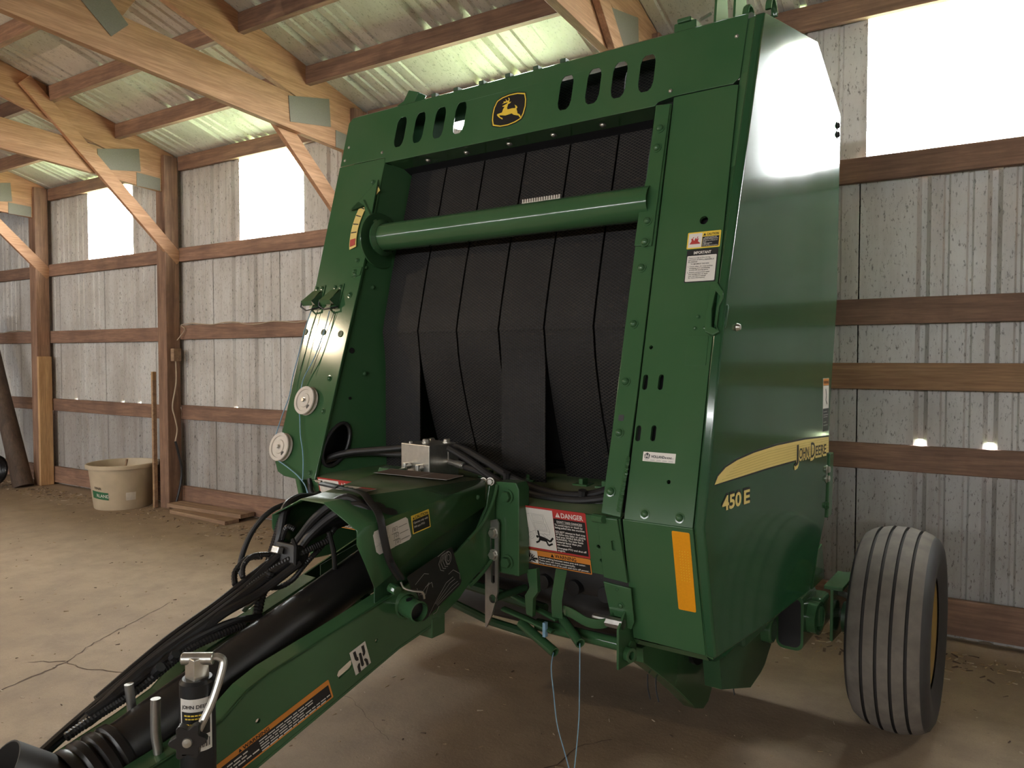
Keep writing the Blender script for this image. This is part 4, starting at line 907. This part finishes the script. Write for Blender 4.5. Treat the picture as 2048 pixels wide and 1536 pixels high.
# maker's emblem
LO = [(-87.0, -53.2), (-95.1, -32.7), (-98.9, -2.2), (-97.1, 24.9), (-85.3, 51.2), (-65.2, 62.5), (-30.5, 68.7), (7.6, 68.1), (48.8, 57.9), (60.1, 27.5), (62.6, -2.0), (58.8, -32.4), (50.1, -50.3), (24.1, -60.3), (-8.5, -65.7), (-46.8, -64.3)]
LY = [(-83.4, -50.4), (-92.0, -27.4), (-94.5, 0.5), (-92.2, 25.1), (-81.6, 49.8), (-59.1, 59.4), (-25.6, 64.1), (11.1, 63.2), (46.8, 54.3), (56.0, 28.4), (59.0, -0.1), (55.0, -29.4), (46.9, -46.8), (22.1, -56.5), (-10.4, -62.4), (-47.4, -61.3)]
LI = [(-79.1, -47.0), (-86.4, -28.6), (-89.4, -0.6), (-87.4, 22.9), (-78.1, 46.1), (-55.5, 55.6), (-24.7, 59.8), (12.2, 58.1), (43.6, 49.7), (51.5, 28.6), (54.3, 1.2), (50.1, -26.9), (43.0, -43.8), (18.6, -52.9), (-12.7, -58.3), (-47.1, -57.0)]
DEER = [(-71.6, -10.0), (-70.1, -6.7), (-48.6, -3.9), (-46.1, 8.6), (-40.3, 18.0), (-51.6, 19.8), (-50.8, 22.6), (-45.5, 23.8), (-31.9, 28.1), (-28.1, 33.2), (-40.3, 32.8), (-56.5, 30.9), (-47.7, 35.6), (-50.1, 40.8), (-42.8, 38.7), (-36.1, 39.7), (-42.5, 48.1), (-38.0, 46.0), (-32.8, 40.1), (-27.8, 39.1), (-25.2, 43.3), (-30.2, 52.0), (-25.0, 49.7), (-21.1, 43.6), (-22.4, 32.0), (-11.7, 32.7), (-16.1, 27.2), (-25.2, 25.0), (-28.0, 10.8), (-24.0, 3.5), (-3.7, 4.0), (11.6, 1.5), (12.3, 4.9), (6.1, 16.7), (17.7, 8.4), (21.5, 1.8), (20.0, -0.8), (17.4, -1.5), (23.0, -13.7), (26.6, -22.5), (36.9, -28.1), (46.8, -42.8), (43.1, -44.4), (32.4, -32.4), (9.6, -25.0), (-1.2, -17.0), (-11.8, -18.4), (-30.5, -19.9), (-60.7, -12.8), (-53.5, -21.9), (-42.9, -26.9), (-39.7, -32.8), (-43.2, -32.7), (-62.1, -20.2)]
decal('black and yellow leaping deer emblem on the hood', lambda u, v, w_=0: FP(u, 2.36 + v, w_), [('p', LO, 'black'), ('p', LY, 'yellow'), ('p', LI, 'black'), ('p', DEER, 'yellow')])
# big danger / warning sign
def danger(ox, label):
    L = [('r', 0, 50, 239, 196, 'red', 3), ('r', 5, 57, 120, 190, 'white'), ('r', 121, 57, 234, 166, 'black')]
    L += tri_sign(130, 171, 17, 'white', 'red') + [('t', 'DANGER', 151, 171, 22, 'white', 'LEFT', .02, 78)]
    rows = [("DON'T TAKE CHANCES!", 154, 133, 90), ('To avoid injury or death by', 143, 124, 100), ('being pulled into the machine:', 134.5, 124, 106), ('DO NOT attempt to feed crop', 121, 124, 106), ('or twine into baler or unplug', 112.5, 124, 106),
            ('feed area WHILE BALER IS', 104, 124, 98), ('RUNNING. The baler feeds', 95.5, 124, 96), ('material faster than you', 87, 124, 88), ('can release it.', 78.5, 124, 52), ('Disengage PTO and shut off', 67, 124, 104), ('engine.', 59, 124, 28)]
    for tx, y_, x_, wd in rows: L.append(('t', tx, x_, y_, 8.6, 'white', 'LEFT', .022, wd))
    L += [('r', 133, 151.5, 223, 152.3, 'white'), ('r', 124, 119, 148, 119.8, 'white')]
    for s_ in ([(12, 163), (30, 172), (85, 172), (103, 118), (48, 118), (30, 172)], [(12, 163), (26, 108), (48, 118)], [(40, 168), (82, 168), (84, 148), (44, 148), (40, 168)], [(44, 143), (88, 143), (94, 122), (50, 122), (44, 143)], [(48, 118), (50, 108), (100, 108), (103, 118)], [(80, 112), (108, 92), (104, 88), (74, 106)], [(74, 108), (86, 92), (92, 96)]): L.append(('s', s_, .9, 'grey'))
    for i in range(7): L.append(('s', [(44 + i * 6, 166), (48 + i * 6, 150)], .6, 'grey')); L.append(('s', [(48 + i * 6.2, 141), (53 + i * 6.2, 124)], .6, 'grey'))
    L += [('p', circ(30, 98, 11, 16), 'grey'), ('p', circ(30, 98, 10, 16), 'white'), ('p', circ(30, 98, 5, 12), 'grey'), ('p', circ(30, 98, 4, 12), 'white'), ('p', circ(17, 118, 2.6, 8), 'black')]
    L += [('p', circ(53, 97, 4.6, 14), 'black'), ('s', [(58, 118), (60, 100), (62, 92), (58, 82), (46, 76)], 6, 'black'), ('s', [(60, 98), (82, 94), (100, 86), (112, 100)], 6.5, 'black'), ('s', [(60, 90), (84, 88)], 9, 'black'), ('s', [(84, 90), (92, 72), (108, 80)], 6, 'black')]
    L += [('r', 0, 0, 239, 49, 'orange', 2), ('r', 4, 4, 44, 46, 'white'), ('r', 45, 3, 236, 31, 'black')] + tri_sign(94, 34, 13, 'black') + [('t', 'WARNING', 110, 34, 16.5, 'black', 'LEFT', .02, 78)]
    for tx, y_, wd in (('Avoid crushing between twine arm and cutter.', 23, 172), ('Twine arm can move unexpectedly.', 14.5, 134), ('Keep hands out of its path and turn off power.', 6, 182)): L.append(('t', tx, 48, y_, 8, 'white', 'LEFT', .022, wd))
    L += [('s', [(12, 44), (13, 22)], 6, 'black'), ('s', [(10, 8), (20, 16), (20, 26), (18, 36)], 3.5, 'black'), ('s', [(20, 22), (26, 34)], 3, 'black'), ('s', [(22, 20), (32, 30)], 3, 'black'), ('s', [(24, 18), (43, 20)], 7, 'black'), ('s', [(20, 14), (34, 10)], 5, 'black')]
    return decal(label, lambda u, v, w_=0: LP(ox + u, .761 + v, w_ + .0062), L)
danger(.291, 'red DANGER sign with falling figure above an orange WARNING strip'); danger(-.680, 'red bordered danger sign half hidden behind the tongue shield')
# fire stickers
fire = [('r', 0, 0, 103, 51, 'yellow', 2.5), ('r', 4, 3.5, 46, 47, 'white'), ('r', 47, 3.5, 99, 35, 'black'), ('p', [(8, 14), (14, 24), (12, 32), (18, 30), (22, 24), (26, 34), (30, 28), (36, 32), (34, 22), (42, 16), (40, 14)], 'red'), ('s', [(16, 30), (20, 36)], 2, 'red'), ('s', [(31, 30), (33, 37)], 2, 'red')]
fire += tri_sign(49, 38, 9, 'black') + [('t', 'CAUTION', 60, 38, 10.5, 'black', 'LEFT', .02, 37)]
for tx, y_, x_, wd in (('AVOID BURNS OR', 30, 54, 38), ('SMOKE INHALATION', 25.5, 50, 46), ('At first sign of flames or', 20.5, 49, 46), ('smoke:', 16.5, 49, 12), ('1. Stop machine', 12.5, 49, 30), ('2. Get away', 9, 49, 22), ('3. Do not return to machine', 5, 49, 48)): fire.append(('t', tx, x_, y_, 4.2, 'white', 'LEFT', .02, wd))
decal('yellow caution sticker with red flames', lambda u, v, w_=0: FP(.757 + u, 1.752 + v, w_ + .002), fire)
imp = [('r', 0, 0, 97, 101, 'black', 4), ('r', 3, 3, 94, 82, 'white', 3), ('t', 'IMPORTANT', 22, 86.5, 12, 'white', 'LEFT', .03, 54)]
for tx, y_, x_, wd in (('There is a risk of fire during', 73, 7, 68), ('operation of balers, especially in', 67.5, 7, 80), ('dry material.', 62, 7, 30), ('TO MINIMIZE THIS RISK:', 54, 16, 58), ('1. Check often, for crop buildup,', 46.5, 8, 78), ('wrapping and overheating', 41, 13, 64), ('around all moving parts.', 35.5, 13, 60), ('2. Attach a pressurized water', 28.5, 8, 70), ('fire extinguisher to baler', 23, 13, 60), ('(see operators manual', 17.5, 13, 54), ('for more information).', 12, 13, 52)): imp.append(('t', tx, x_, y_, 5.6, 'black', 'LEFT', .006, wd))
imp += [('r', 52, 66, 87, 66.5, 'black'), ('r', 7, 60.6, 36, 61.1, 'black')]
decal('white IMPORTANT notice with a black heading', lambda u, v, w_=0: FP(.760 + u, 1.648 + v, w_ + .002), imp)
hol = [('r', 0, 0, 101, 27, 'white', 1), ('p', [(6, 8), (4.5, 19), (13, 25), (22, 19), (20, 8)], 'black'), ('t', 'H', 8, 10, 14, 'white', 'LEFT', .03, 10), ('t', 'HOLLAND', 27, 11, 10.5, 'black', 'LEFT', .03, 41), ('t', '& SONS', 69, 11, 7, 'black', 'LEFT', .03, 21), ('t', 'INC.', 91, 11, 4, 'grey', 'LEFT', .02, 6)]
for i in range(5): hol += [('r', 6 + i * 19, 4.2, 19 + i * 19, 5.4, 'grey'), ('r', 4 + i * 19, 2.2, 20 + i * 19, 2.9, 'grey')]
decal('small white dealer sticker reading HOLLAND & SONS', lambda u, v, w_=0: FP(.693 + u, 1.121 + v, w_ + .002), hol)
# amber reflector
ref = [('r', 0, 0, 53, 238, 'amber', 4)]
for i in range(4):
    for j in range(12): ref.append(('r', 18 + i * 8, 92 + j * 8, 20 + i * 8, 94 + j * 8, 'yellow'))
decal('tall amber reflector strip', lambda u, v, w_=0: LP(.8025 + u, .700 + v, w_ + .001), ref)
# side stripe, name and model number
SB = [(19.7, 1067.3), (38.2, 1093.7), (92.2, 1114.0), (175.8, 1127.7), (307.1, 1136.9), (519.3, 1141.5), (799.5, 1136.9), (1106, 1123.1), (1109, 1049.0), (924.4, 1054.6), (688.9, 1061.2), (435.0, 1065.6), (217.2, 1066.0)]
SY = [(22.6, 1070.3), (45.4, 1091.4), (99.7, 1110.2), (183.8, 1122.2), (315.9, 1130.8), (519.5, 1135.0), (799.8, 1130.3), (1104, 1116.6), (1106, 1054.9), (924.2, 1060.6), (688.7, 1067.0), (434.9, 1070.4), (217.1, 1070.3)]
st_ = [('p', SB, 'black'), ('p', SY, 'gold')]
for dz in (8, 17, 26, 35, 44, 52): st_.append(('s', [(50 + dz * 2.9, 1071 + dz * .85), (435, 1071 + dz), (689, 1068 + dz), (924, 1061 + dz * 1.05), (1100, 1056 + dz * 1.08)], 1.5, 'stripe'))
st_ += [('t', 'J', 692, 1056, 84, 'gold', 'LEFT', .05, 52), ('t', 'OHN', 742, 1061, 58, 'gold', 'LEFT', .05, 118, -.03), ('t', 'D', 874, 1050, 86, 'gold', 'LEFT', .05, 60), ('t', 'EERE', 932, 1053, 56, 'gold', 'LEFT', .05, 142, -.03),
        ('t', 'J', 697, 1064, 78, 'black', 'LEFT', .014, 44), ('t', 'OHN', 746, 1067, 53, 'black', 'LEFT', .016, 110, -.03), ('t', 'D', 879, 1058, 79, 'black', 'LEFT', .016, 50), ('t', 'EERE', 936, 1060, 51, 'black', 'LEFT', .016, 133, -.03)]
decal('yellow stripe decal with the name JOHN DEERE', lambda u, v, w_=0: side(u, v, w_), st_, h=.0006)
decal('yellow model number 450 E with black shadow', lambda u, v, w_=0: side(u, v, w_), [('t', '450', 72, 992, 60, 'black', 'LEFT', .05, 148, -.02), ('t', 'E', 232, 988, 60, 'black', 'LEFT', .05, 56, -.02), ('t', '450', 77, 988, 57, 'gold', 'LEFT', .03, 140, -.02), ('t', 'E', 237, 984, 57, 'gold', 'LEFT', .03, 48, -.02)], h=.0006)
decal('narrow orange and white warning label on the side panel', lambda u, v, w_=0: side(u, v, w_), [('r', 1022, 1142, 1098, 1347, 'grey'), ('r', 1025, 1319, 1095, 1345, 'orange'), ('r', 1024, 1231, 1096, 1317, 'white'), ('r', 1024, 1144, 1096, 1229, 'black'), ('s', [(1055, 1305), (1066, 1280), (1058, 1262), (1074, 1246)], 7, 'black'), ('t', 'WARNING', 1029, 1326, 15, 'black', 'LEFT', .02, 62)] + [('r', 1030, z_, 1030 + wd, z_ + 3.5, 'grey') for z_, wd in ((1216, 44), (1204, 58), (1196, 50), (1176, 36), (1164, 54))], h=.0006)
# tongue decals (plane of the near beam)
def TB(y0, z0, sl):
    c_, s_ = math.cos(math.atan(sl)), math.sin(math.atan(sl))
    return lambda u, v, w_=0: VP(y0 + u * c_ - v * s_, z0 + u * s_ + v * c_, w_)
wl = [('r', 0, 0, 520, 53, 'orange', 3), ('r', 4, 4, 515, 40, 'black')] + tri_sign(255, 42, 9, 'black') + [('t', 'WARNING', 267, 41.5, 12.5, 'black', 'LEFT', .02, 72)]
def word_bars(x_, y_, wd, h_, seed):              # lines too small to read in the photograph: word-length dashes
    rg = random.Random(seed); out = []; e = x_ + wd
    while x_ < e - 6:
        l_ = min(rg.uniform(8, 24), e - x_); out.append(('r', x_, y_, x_ + l_, y_ + h_, 'white')); x_ += l_ + 3.2
    return out
for i, wd in enumerate((160, 150, 185, 120)): wl += word_bars(120, 30 - i * 8, wd, 3.4, i)
for i, wd in enumerate((160, 158, 130, 205, 190)): wl += word_bars(306, 32 - i * 6.6, wd, 2.9, 20 + i)
decal('long orange bordered WARNING decal along the tongue', TB(-1.208, .400, .305), wl)
bk = [('p', [(-455, 803), (-450, 808), (-278, 856), (-272, 850), (-232, 742), (-240, 730), (-386, 664), (-395, 662)][::-1], 'black')]
for s_ in ([(-318, 838), (-330, 815), (-322, 795), (-308, 790)], [(-310, 840), (-322, 818), (-312, 798), (-300, 796)], [(-302, 842), (-314, 822), (-304, 802), (-292, 800)], [(-294, 844), (-306, 826), (-296, 806), (-284, 806)], [(-335, 838), (-305, 850)], [(-318, 838), (-290, 846)], [(-430, 760), (-420, 728), (-408, 724)], [(-418, 764), (-410, 740)], [(-405, 742), (-370, 770), (-385, 738), (-405, 742)], [(-385, 760), (-360, 768), (-355, 752)],
           [(-350, 700), (-372, 672)], [(-350, 700), (-300, 752), (-270, 764)], [(-345, 700), (-285, 748), (-262, 756)], [(-340, 698), (-275, 738), (-250, 746)], [(-338, 694), (-268, 728), (-244, 738)], [(-330, 690), (-340, 676), (-355, 672)], [(-425, 776), (-390, 800), (-372, 795)], [(-290, 776), (-270, 785), (-242, 768), (-240, 750)]): bk.append(('s', s_, 1.5, 'grey'))
bk += [('p', circ(-290, 826, 12, 16, 19), 'grey'), ('p', circ(-290, 826, 10.5, 16, 17.5), 'black'), ('p', circ(-290, 826, 7, 12, 11), 'grey'), ('p', circ(-290, 826, 6, 12, 9.5), 'black')]
decal('black setup diagram decal on the tongue beam', lambda u, v, w_=0: VP(u, v, w_), bk)
sh_ = [('p', [(-577, 945), (-573, 955), (-460, 976), (-452, 970), (-439, 918), (-446, 910), (-555, 889), (-566, 898)][::-1], 'white')]
for i in range(3):
    bx0, bz0 = -500 + i * 5, 948 - i * 18
    sh_ += [('s', [(bx0 - 8, bz0 - 7), (bx0 - 8, bz0 + 5), (bx0 + 8, bz0 + 8), (bx0 + 8, bz0 - 4)], 1, 'black'), ('p', circ(bx0, bz0, 3.4, 10), 'black'), ('p', circ(bx0, bz0, 2.2, 10), 'white'), ('s', [(bx0 + 12, bz0 + 4), (bx0 + 44, bz0 + 10)], 1.3, 'black'), ('s', [(bx0 - 12, bz0 - 12), (bx0 + 10, bz0 - 8)], 1.3, 'black')]
sh_ += [('s', [(-560, 920), (-535, 925), (-525, 958)], .8, 'grey'), ('s', [(-548, 900), (-530, 925), (-520, 935)], .8, 'grey'), ('s', [(-570, 912), (-520, 930)], .8, 'grey'), ('p', circ(-553, 934, 1.8, 8), 'black')]
decal('white hydraulic diagram sticker on the shield', lambda u, v, w_=0: VP(u, v, w_ + .0005), sh_)
ct = [('r', 0, 0, 70, 54, 'yellow', 2), ('r', 3, 3, 67, 40, 'black')] + tri_sign(4, 42, 8, 'black') + [('t', 'CAUTION', 13, 42, 11.5, 'black', 'LEFT', .02, 52), ('t', 'Operate only with', 6, 29, 8, 'white', 'LEFT', .02, 56), ('t', '540 rpm PTO', 6, 17, 8, 'white', 'LEFT', .02, 42)]
decal('yellow CAUTION sticker reading 540 rpm PTO', (lambda f: lambda u, v, w_=0: f(u, v, w_ + .0005))(TB(-.432, .922, .14)), ct)
def hs(a, b): 
    e1 = Vector((-606.8 + 658.6, 666.3 - 649.7)); e2 = Vector((-638.4 + 658.6, 583.8 - 649.7)); d = Vector((a - 150, b - 615)); r1 = Vector((530, -410)); r2 = Vector((215, 760)); D = r1.x * r2.y - r1.y * r2.x
    p = (d.x * r2.y - d.y * r2.x) / D; q = (r1.x * d.y - r1.y * d.x) / D; v = Vector((-658.6, 649.7)) + e1 * p + e2 * q; return (v.x, v.y)
decal('white sticker with black interlocking bars on the tongue', lambda u, v, w_=0: VP(u, v, w_), [('p', [hs(*p) for p in ((150, 615), (680, 205), (890, 950), (815, 1010), (555, 1225), (365, 1375))], 'white')] + [('p', [hs(*p) for p in P_], 'black') for P_ in
    ([(260, 600), (350, 540), (410, 750), (440, 750), (460, 860), (390, 885), (330, 840)], [(540, 390), (630, 330), (690, 560), (680, 640), (620, 735), (585, 640), (600, 610)], [(460, 640), (500, 595), (545, 610), (645, 990), (620, 1060), (570, 1070), (545, 1040)], [(490, 930), (510, 1020), (505, 1060), (540, 1230), (465, 1285), (410, 1080), (430, 1000)], [(635, 820), (690, 785), (760, 820), (805, 1000), (735, 1060), (680, 900), (655, 890)])])
# stickers on the dusty top of the shield
def TS(ox, oy, ang): 
    c_, s_ = math.cos(R(ang)), math.sin(R(ang)); return lambda u, v, w_=0: Vector((ox + u * c_ - v * s_, oy + u * s_ + v * c_, 1.036 - (oy + u * s_ + v * c_ + .36) * -.015 + w_ + .004))
decal('faded brown instruction panel on the shield top', TS(-.165, -.235, 4), [('r', 0, 0, 300, 92, 'grey'), ('r', 3, 3, 180, 89, 'brownprint'), ('r', 184, 3, 297, 89, 'brownprint')])
decal('white and red pictogram sticker on the shield top', TS(-.055, -.505, 4), [('r', 0, 0, 118, 55, 'white'), ('r', 62, 0, 118, 40, 'brownprint'), ('r', 62, 40, 118, 55, 'red'), ('s', [(12, 30), (28, 22), (44, 34), (52, 22)], 4, 'black'), ('p', circ(20, 36, 4, 8), 'black')])
# jack label, wrapped round the tube
def JW(a0): return lambda u, v, w_=0: Vector((jx + (.0362 + w_) * math.cos(a0 + u / .036), jy + (.0362 + w_) * math.sin(a0 + u / .036), .60 + v))
def grid(x0, y0, x1, y1, m, n=10): return [('p', [(x0 + (x1 - x0) * i / n, y0), (x0 + (x1 - x0) * (i + 1) / n, y0), (x0 + (x1 - x0) * (i + 1) / n, y1), (x0 + (x1 - x0) * i / n, y1)], m) for i in range(n)]
jl = MB(); fnj = JW(R(-95)); mats_ = [M['white'], M['black'], M['yellow']]
for (x0, y0, x1, y1, mi_, h_) in ((0, 0, .070, .112, 0, .0004), (.005, .035, .065, .085, 1, .0007)):
    jl.mat(mi_)
    for i in range(14):
        a, b = x0 + (x1 - x0) * i / 14, x0 + (x1 - x0) * (i + 1) / 14; jl.add([fnj(a, y0, h_), fnj(b, y0, h_), fnj(b, y1, h_), fnj(a, y1, h_)], [(0, 1, 2, 3)])
jl.mat(1)
for i in range(9): a = .034 + i * .0035; jl.add([fnj(a, .008, .0007), fnj(a + (.0012 if i % 2 else .002), .008, .0007), fnj(a + (.0012 if i % 2 else .002), .026, .0007), fnj(a, .026, .0007)], [(0, 1, 2, 3)])
jo = jl.build('label', mats_, J, smooth=0, label='white wrapped label with black panel and barcode')
jt = MB()
vs, fs = textmesh('JOHN DEERE', .0105, .02); jt.mat(1); jt.add([fnj(.006 + a, .092 + b, .0010) for a, b in vs], fs)
for x_, y_, l_, m_ in ((.012, .076, .044, 2), (.014, .069, .040, 2), (.008, .057, .050, 2), (.008, .052, .046, 2), (.024, .045, .022, 0)):
    jt.mat(m_); n_ = 6
    for i in range(n_): a, b = x_ + l_ * i / n_, x_ + l_ * (i + .8) / n_; jt.add([fnj(a, y_, .0010), fnj(b, y_, .0010), fnj(b, y_ + .003, .0010), fnj(a, y_ + .003, .0010)], [(0, 1, 2, 3)])
jt.build('lettering', mats_, J, smooth=0)
decal('torn white and black sticker on the driveline tube', lambda u, v, w_=0: Vector((.062 + w_ + .002, -1.03 + u, .585 + v + u * .32)), [('p', [(0, 0), (40, 4), (46, 30), (30, 44), (4, 40)], 'white'), ('s', [(16, 4), (26, 26), (24, 40)], 8, 'black')])
# ------------------------------------------------------------------ loose things in the shed
bk_ = empty('feed_tub', (-7.07, 4.06, 0)); tag(bk_, 'dirty cream plastic feed tub standing against the wall', 'tub')
MB().lathe([(.0001, .004), (.235, .004), (.245, .0), (.252, .012), (.292, .365), (.298, .385), (.318, .388), (.320, .415), (.312, .425), (.300, .423), (.288, .38), (.244, .03), (.0001, .025)], (0, 0, 0), (0, 0, 1), 48).build('tub_body', M['bucket'], bk_)
def BW(a0): return lambda u, v, w_=0: Vector(((.2545 + v * .115 + w_) * math.cos(a0 + u / .27), (.2545 + v * .115 + w_) * math.sin(a0 + u / .27), .012 + v))
fb = BW(R(-72)); lm = MB(); 
for i in range(10):
    a, b = -.12 + .19 * i / 10, -.12 + .19 * (i + 1) / 10; s1, s2 = -a * .10, -b * .10
    lm.add([fb(a, .095 + s1, .001), fb(b, .095 + s2, .001), fb(b, .165 + s2, .001), fb(a, .165 + s1, .001)], [(0, 1, 2, 3)])
lo_ = lm.build('label', M['labelgreen'], bk_, smooth=0)
for tx, x_, y_, s_, m_, ht in (('RLAND', -.055, .115, .042, 'white', .002), ('RINA', -.075, .185, .035, 'black', .001)):
    vs, fs = textmesh(tx, s_, .01); t_ = MB(); t_.add([fb(x_ + a, y_ + b - (x_ + a) * .08, ht) for a, b in vs], fs); t_.build('lettering', M[m_], bk_, smooth=0)
t_ = MB(); f2 = BW(R(-25))
for i in range(4): a, b = i * .022, (i + 1) * .022; t_.add([f2(a, .08, .001), f2(b, .08, .001), f2(b, .155, .001), f2(a, .155, .001)], [(0, 1, 2, 3)])
t_.build('torn_label', M['dirty_white'], bk_, smooth=0)
tag(MB().tube([(-7.1, 4.02, .05), (-7.13, 4.14, .44)], .012, 8).build('stick', M['wood_floor'], None), 'brown stick standing in the feed tub', 'stick')
tag(board('plank', (-8.975, 4.195, .002), (-8.935, 4.335, 1.45), 'wood_plank', None, .004), 'wide pale plank standing upright against the far left post', 'plank')
tag(board('lath', (-6.74, 4.16, .002), (-6.715, 4.20, 1.30), 'wood_plank', None, .003), 'thin wooden lath standing beside the post behind the tub', 'lath')
tag(board('lath', (-6.712, 4.15, .002), (-6.695, 4.185, 1.22), 'wood_floor', None, .002), 'dark narrow lath touching the pale lath by the post', 'lath')
p1_ = MB().box((0, 0, .018), (1.02, .15, .036), Matrix.Rotation(R(2), 3, 'Z')).build('floor_board', M['wood_floor'], None, bevel=.003); p1_.location = (-5.98, 4.235, .034); tag(p1_, 'weathered board lying along the wall, upper of two', 'board')
p2_ = MB().box((0, 0, .017), (.86, .14, .034), Matrix.Rotation(R(-3), 3, 'Z')).build('floor_board', M['wood_floor'], None, bevel=.003); p2_.location = (-5.92, 4.13, 0); tag(p2_, 'weathered board flat on the concrete under another board', 'board')
lg = MB(); lg.tube(spline([(-9.06, 4.07, .0), (-9.24, 4.06, .45), (-9.52, 4.06, 1.05), (-9.80, 4.08, 1.6), (-9.98, 4.10, 1.95)], 6), [.105 - .0012 * i for i in range(25)], 12)
tag(lg.build('leaning_log', M['wood_dark'], None), 'dark rough log leaning against the wall at far left', 'log')
hc_ = MB()
for k in range(4): hc_.tube([Vector((-9.22 + .17 * math.cos(a) * .6 + .01 * k, 3.83 - .17 * math.cos(a) * .8 + .012 * k, .20 + (.17 - .008 * k) * math.sin(a))) for a in [2 * math.pi * i / 28 for i in range(29)]], .016, 8, caps=False)
tag(hc_.build('hose_coil', M['rubber'], None), 'black hose coil propped at the far left edge', 'hose')
# cable and box on the post behind the tub
cb = empty('power_cable', (-6.53, 4.26, 0)); tag(cb, 'power cable hanging down the post from a small box', 'cable')
MB().b2((0, -.03, 1.40), (.05, .05, 1.52)).build('junction_box', M['wood_floor'], cb, bevel=.004)
MB().tube(spline([(.005, .02, 1.40), (.006, .02, 1.2), (.006, -.02, .98), (.012, -.0, .86), (.012, .02, .75), (.01, .0, .64)], 8), .007, 8).build('pale_cable', M['cable'], cb)
MB().tube(spline([(.01, .0, .64), (.012, .03, .52), (.012, .06, .36), (.012, .04, .2), (.012, 0, .06)], 8), .011, 8).build('black_cord', M['rubber'], cb)
wr = [(-6.52 + .16 * i, 4.338, 1.742 + .012 * math.sin(i * 1.7) + .008 * math.sin(i * .6)) for i in range(15)]
tag(MB().tube(spline([(-6.53, 4.30, 1.60), (-6.45, 4.33, 1.70)] + wr, 4), .005, 6).build('wall_wire', M['cable'], None), 'thin pale wire run along the girt behind the baler', 'wire')
wr = [(-10.9 + .2 * i, 4.338, 1.745 + .012 * math.sin(i * 1.3)) for i in range(9)]
tag(MB().tube(spline(wr, 4), .005, 6).build('wall_wire', M['cable'], None), 'thin wire along the girt at the far left edge', 'wire')
# cracks in the slab
def crack(pts, wd, seed):
    rg = random.Random(seed); P = []
    for a, b in zip(pts, pts[1:]):
        n = max(2, int(math.dist(a, b) / .03))
        for i in range(n): t = i / n; P.append((a[0] + (b[0] - a[0]) * t + rg.uniform(-.008, .008), a[1] + (b[1] - a[1]) * t + rg.uniform(-.008, .008)))
    P.append(pts[-1]); mb = MB(); vs = []; m = len(P)
    for i, p in enumerate(P):
        a = P[max(i - 1, 0)]; b = P[min(i + 1, m - 1)]; d = Vector((b[0] - a[0], b[1] - a[1])).normalized(); n = Vector((-d.y, d.x)) * wd * rg.uniform(.3, 1) * (1 - .7 * i / m)
        vs += [(p[0] + n.x, p[1] + n.y, .0012), (p[0] - n.x, p[1] - n.y, .0012)]
    mb.add(vs, [(2 * i, 2 * i + 1, 2 * i + 3, 2 * i + 2) for i in range(m - 1)]); return mb.build('crack', M['crack'], floor, smooth=0)
crack([(-3.40, 1.15), (-3.55, 1.49), (-3.63, 1.79), (-3.76, 2.0), (-3.98, 2.49), (-4.02, 2.58)], .009, 1)
crack([(-3.64, 1.80), (-3.49, 1.80), (-3.29, 1.88), (-3.0, 2.06), (-2.6, 2.15), (-2.25, 2.25), (-1.87, 2.07)], .004, 2)
crack([(-3.64, 1.80), (-3.70, 1.76), (-3.78, 1.70)], .006, 3)
crack([(-1.30, 2.15), (-1.263, 2.254), (-1.245, 2.43), (-1.17, 2.52)], .005, 4)
# chaff and dirt: far too small and many to count
ch = MB(); rg = random.Random(11)
def chip(x_, y_, s_):
    a = rg.uniform(0, 6.28); l = s_ * rg.uniform(.6, 2.2); w2 = s_ * rg.uniform(.15, .5); h_ = rg.uniform(.002, .4 * s_ + .003); ch.mat(rg.choice((0, 0, 1, 2)))
    ca_, sa_ = math.cos(a), math.sin(a); q = [(x_ + ca_ * l * u - sa_ * w2 * v, y_ + sa_ * l * u + ca_ * w2 * v, h_ * (.4 + .6 * (u > 0))) for u, v in ((-1, -1), (1, -1), (1, 1), (-1, 1))]
    ch.add(q + [(p[0], p[1], .0003) for p in q], [(0, 1, 2, 3), (0, 4, 5, 1), (1, 5, 6, 2), (2, 6, 7, 3), (3, 7, 4, 0)])
for i in range(2600):
    cx_, cy_ = rg.uniform(-11, 2.4), 4.17 - abs(rg.gauss(0, .18))
    if math.dist((cx_, cy_), (-7.07, 4.06)) > .3 and math.dist((cx_, cy_), (-9.08, 4.07)) > .17 and not (-6.5 < cx_ < -5.4 and cy_ > 4.0): chip(cx_, cy_, rg.uniform(.004, .015))
for i in range(900): chip(rg.uniform(-7.5, .9), rg.uniform(.6, 3.6), rg.uniform(.002, .007))
tag(ch.build('floor_chaff', [M['chip'], M['crack'], M['cable']], None, smooth=0), 'scattered chaff and dirt on the concrete', 'debris', kind='stuff')
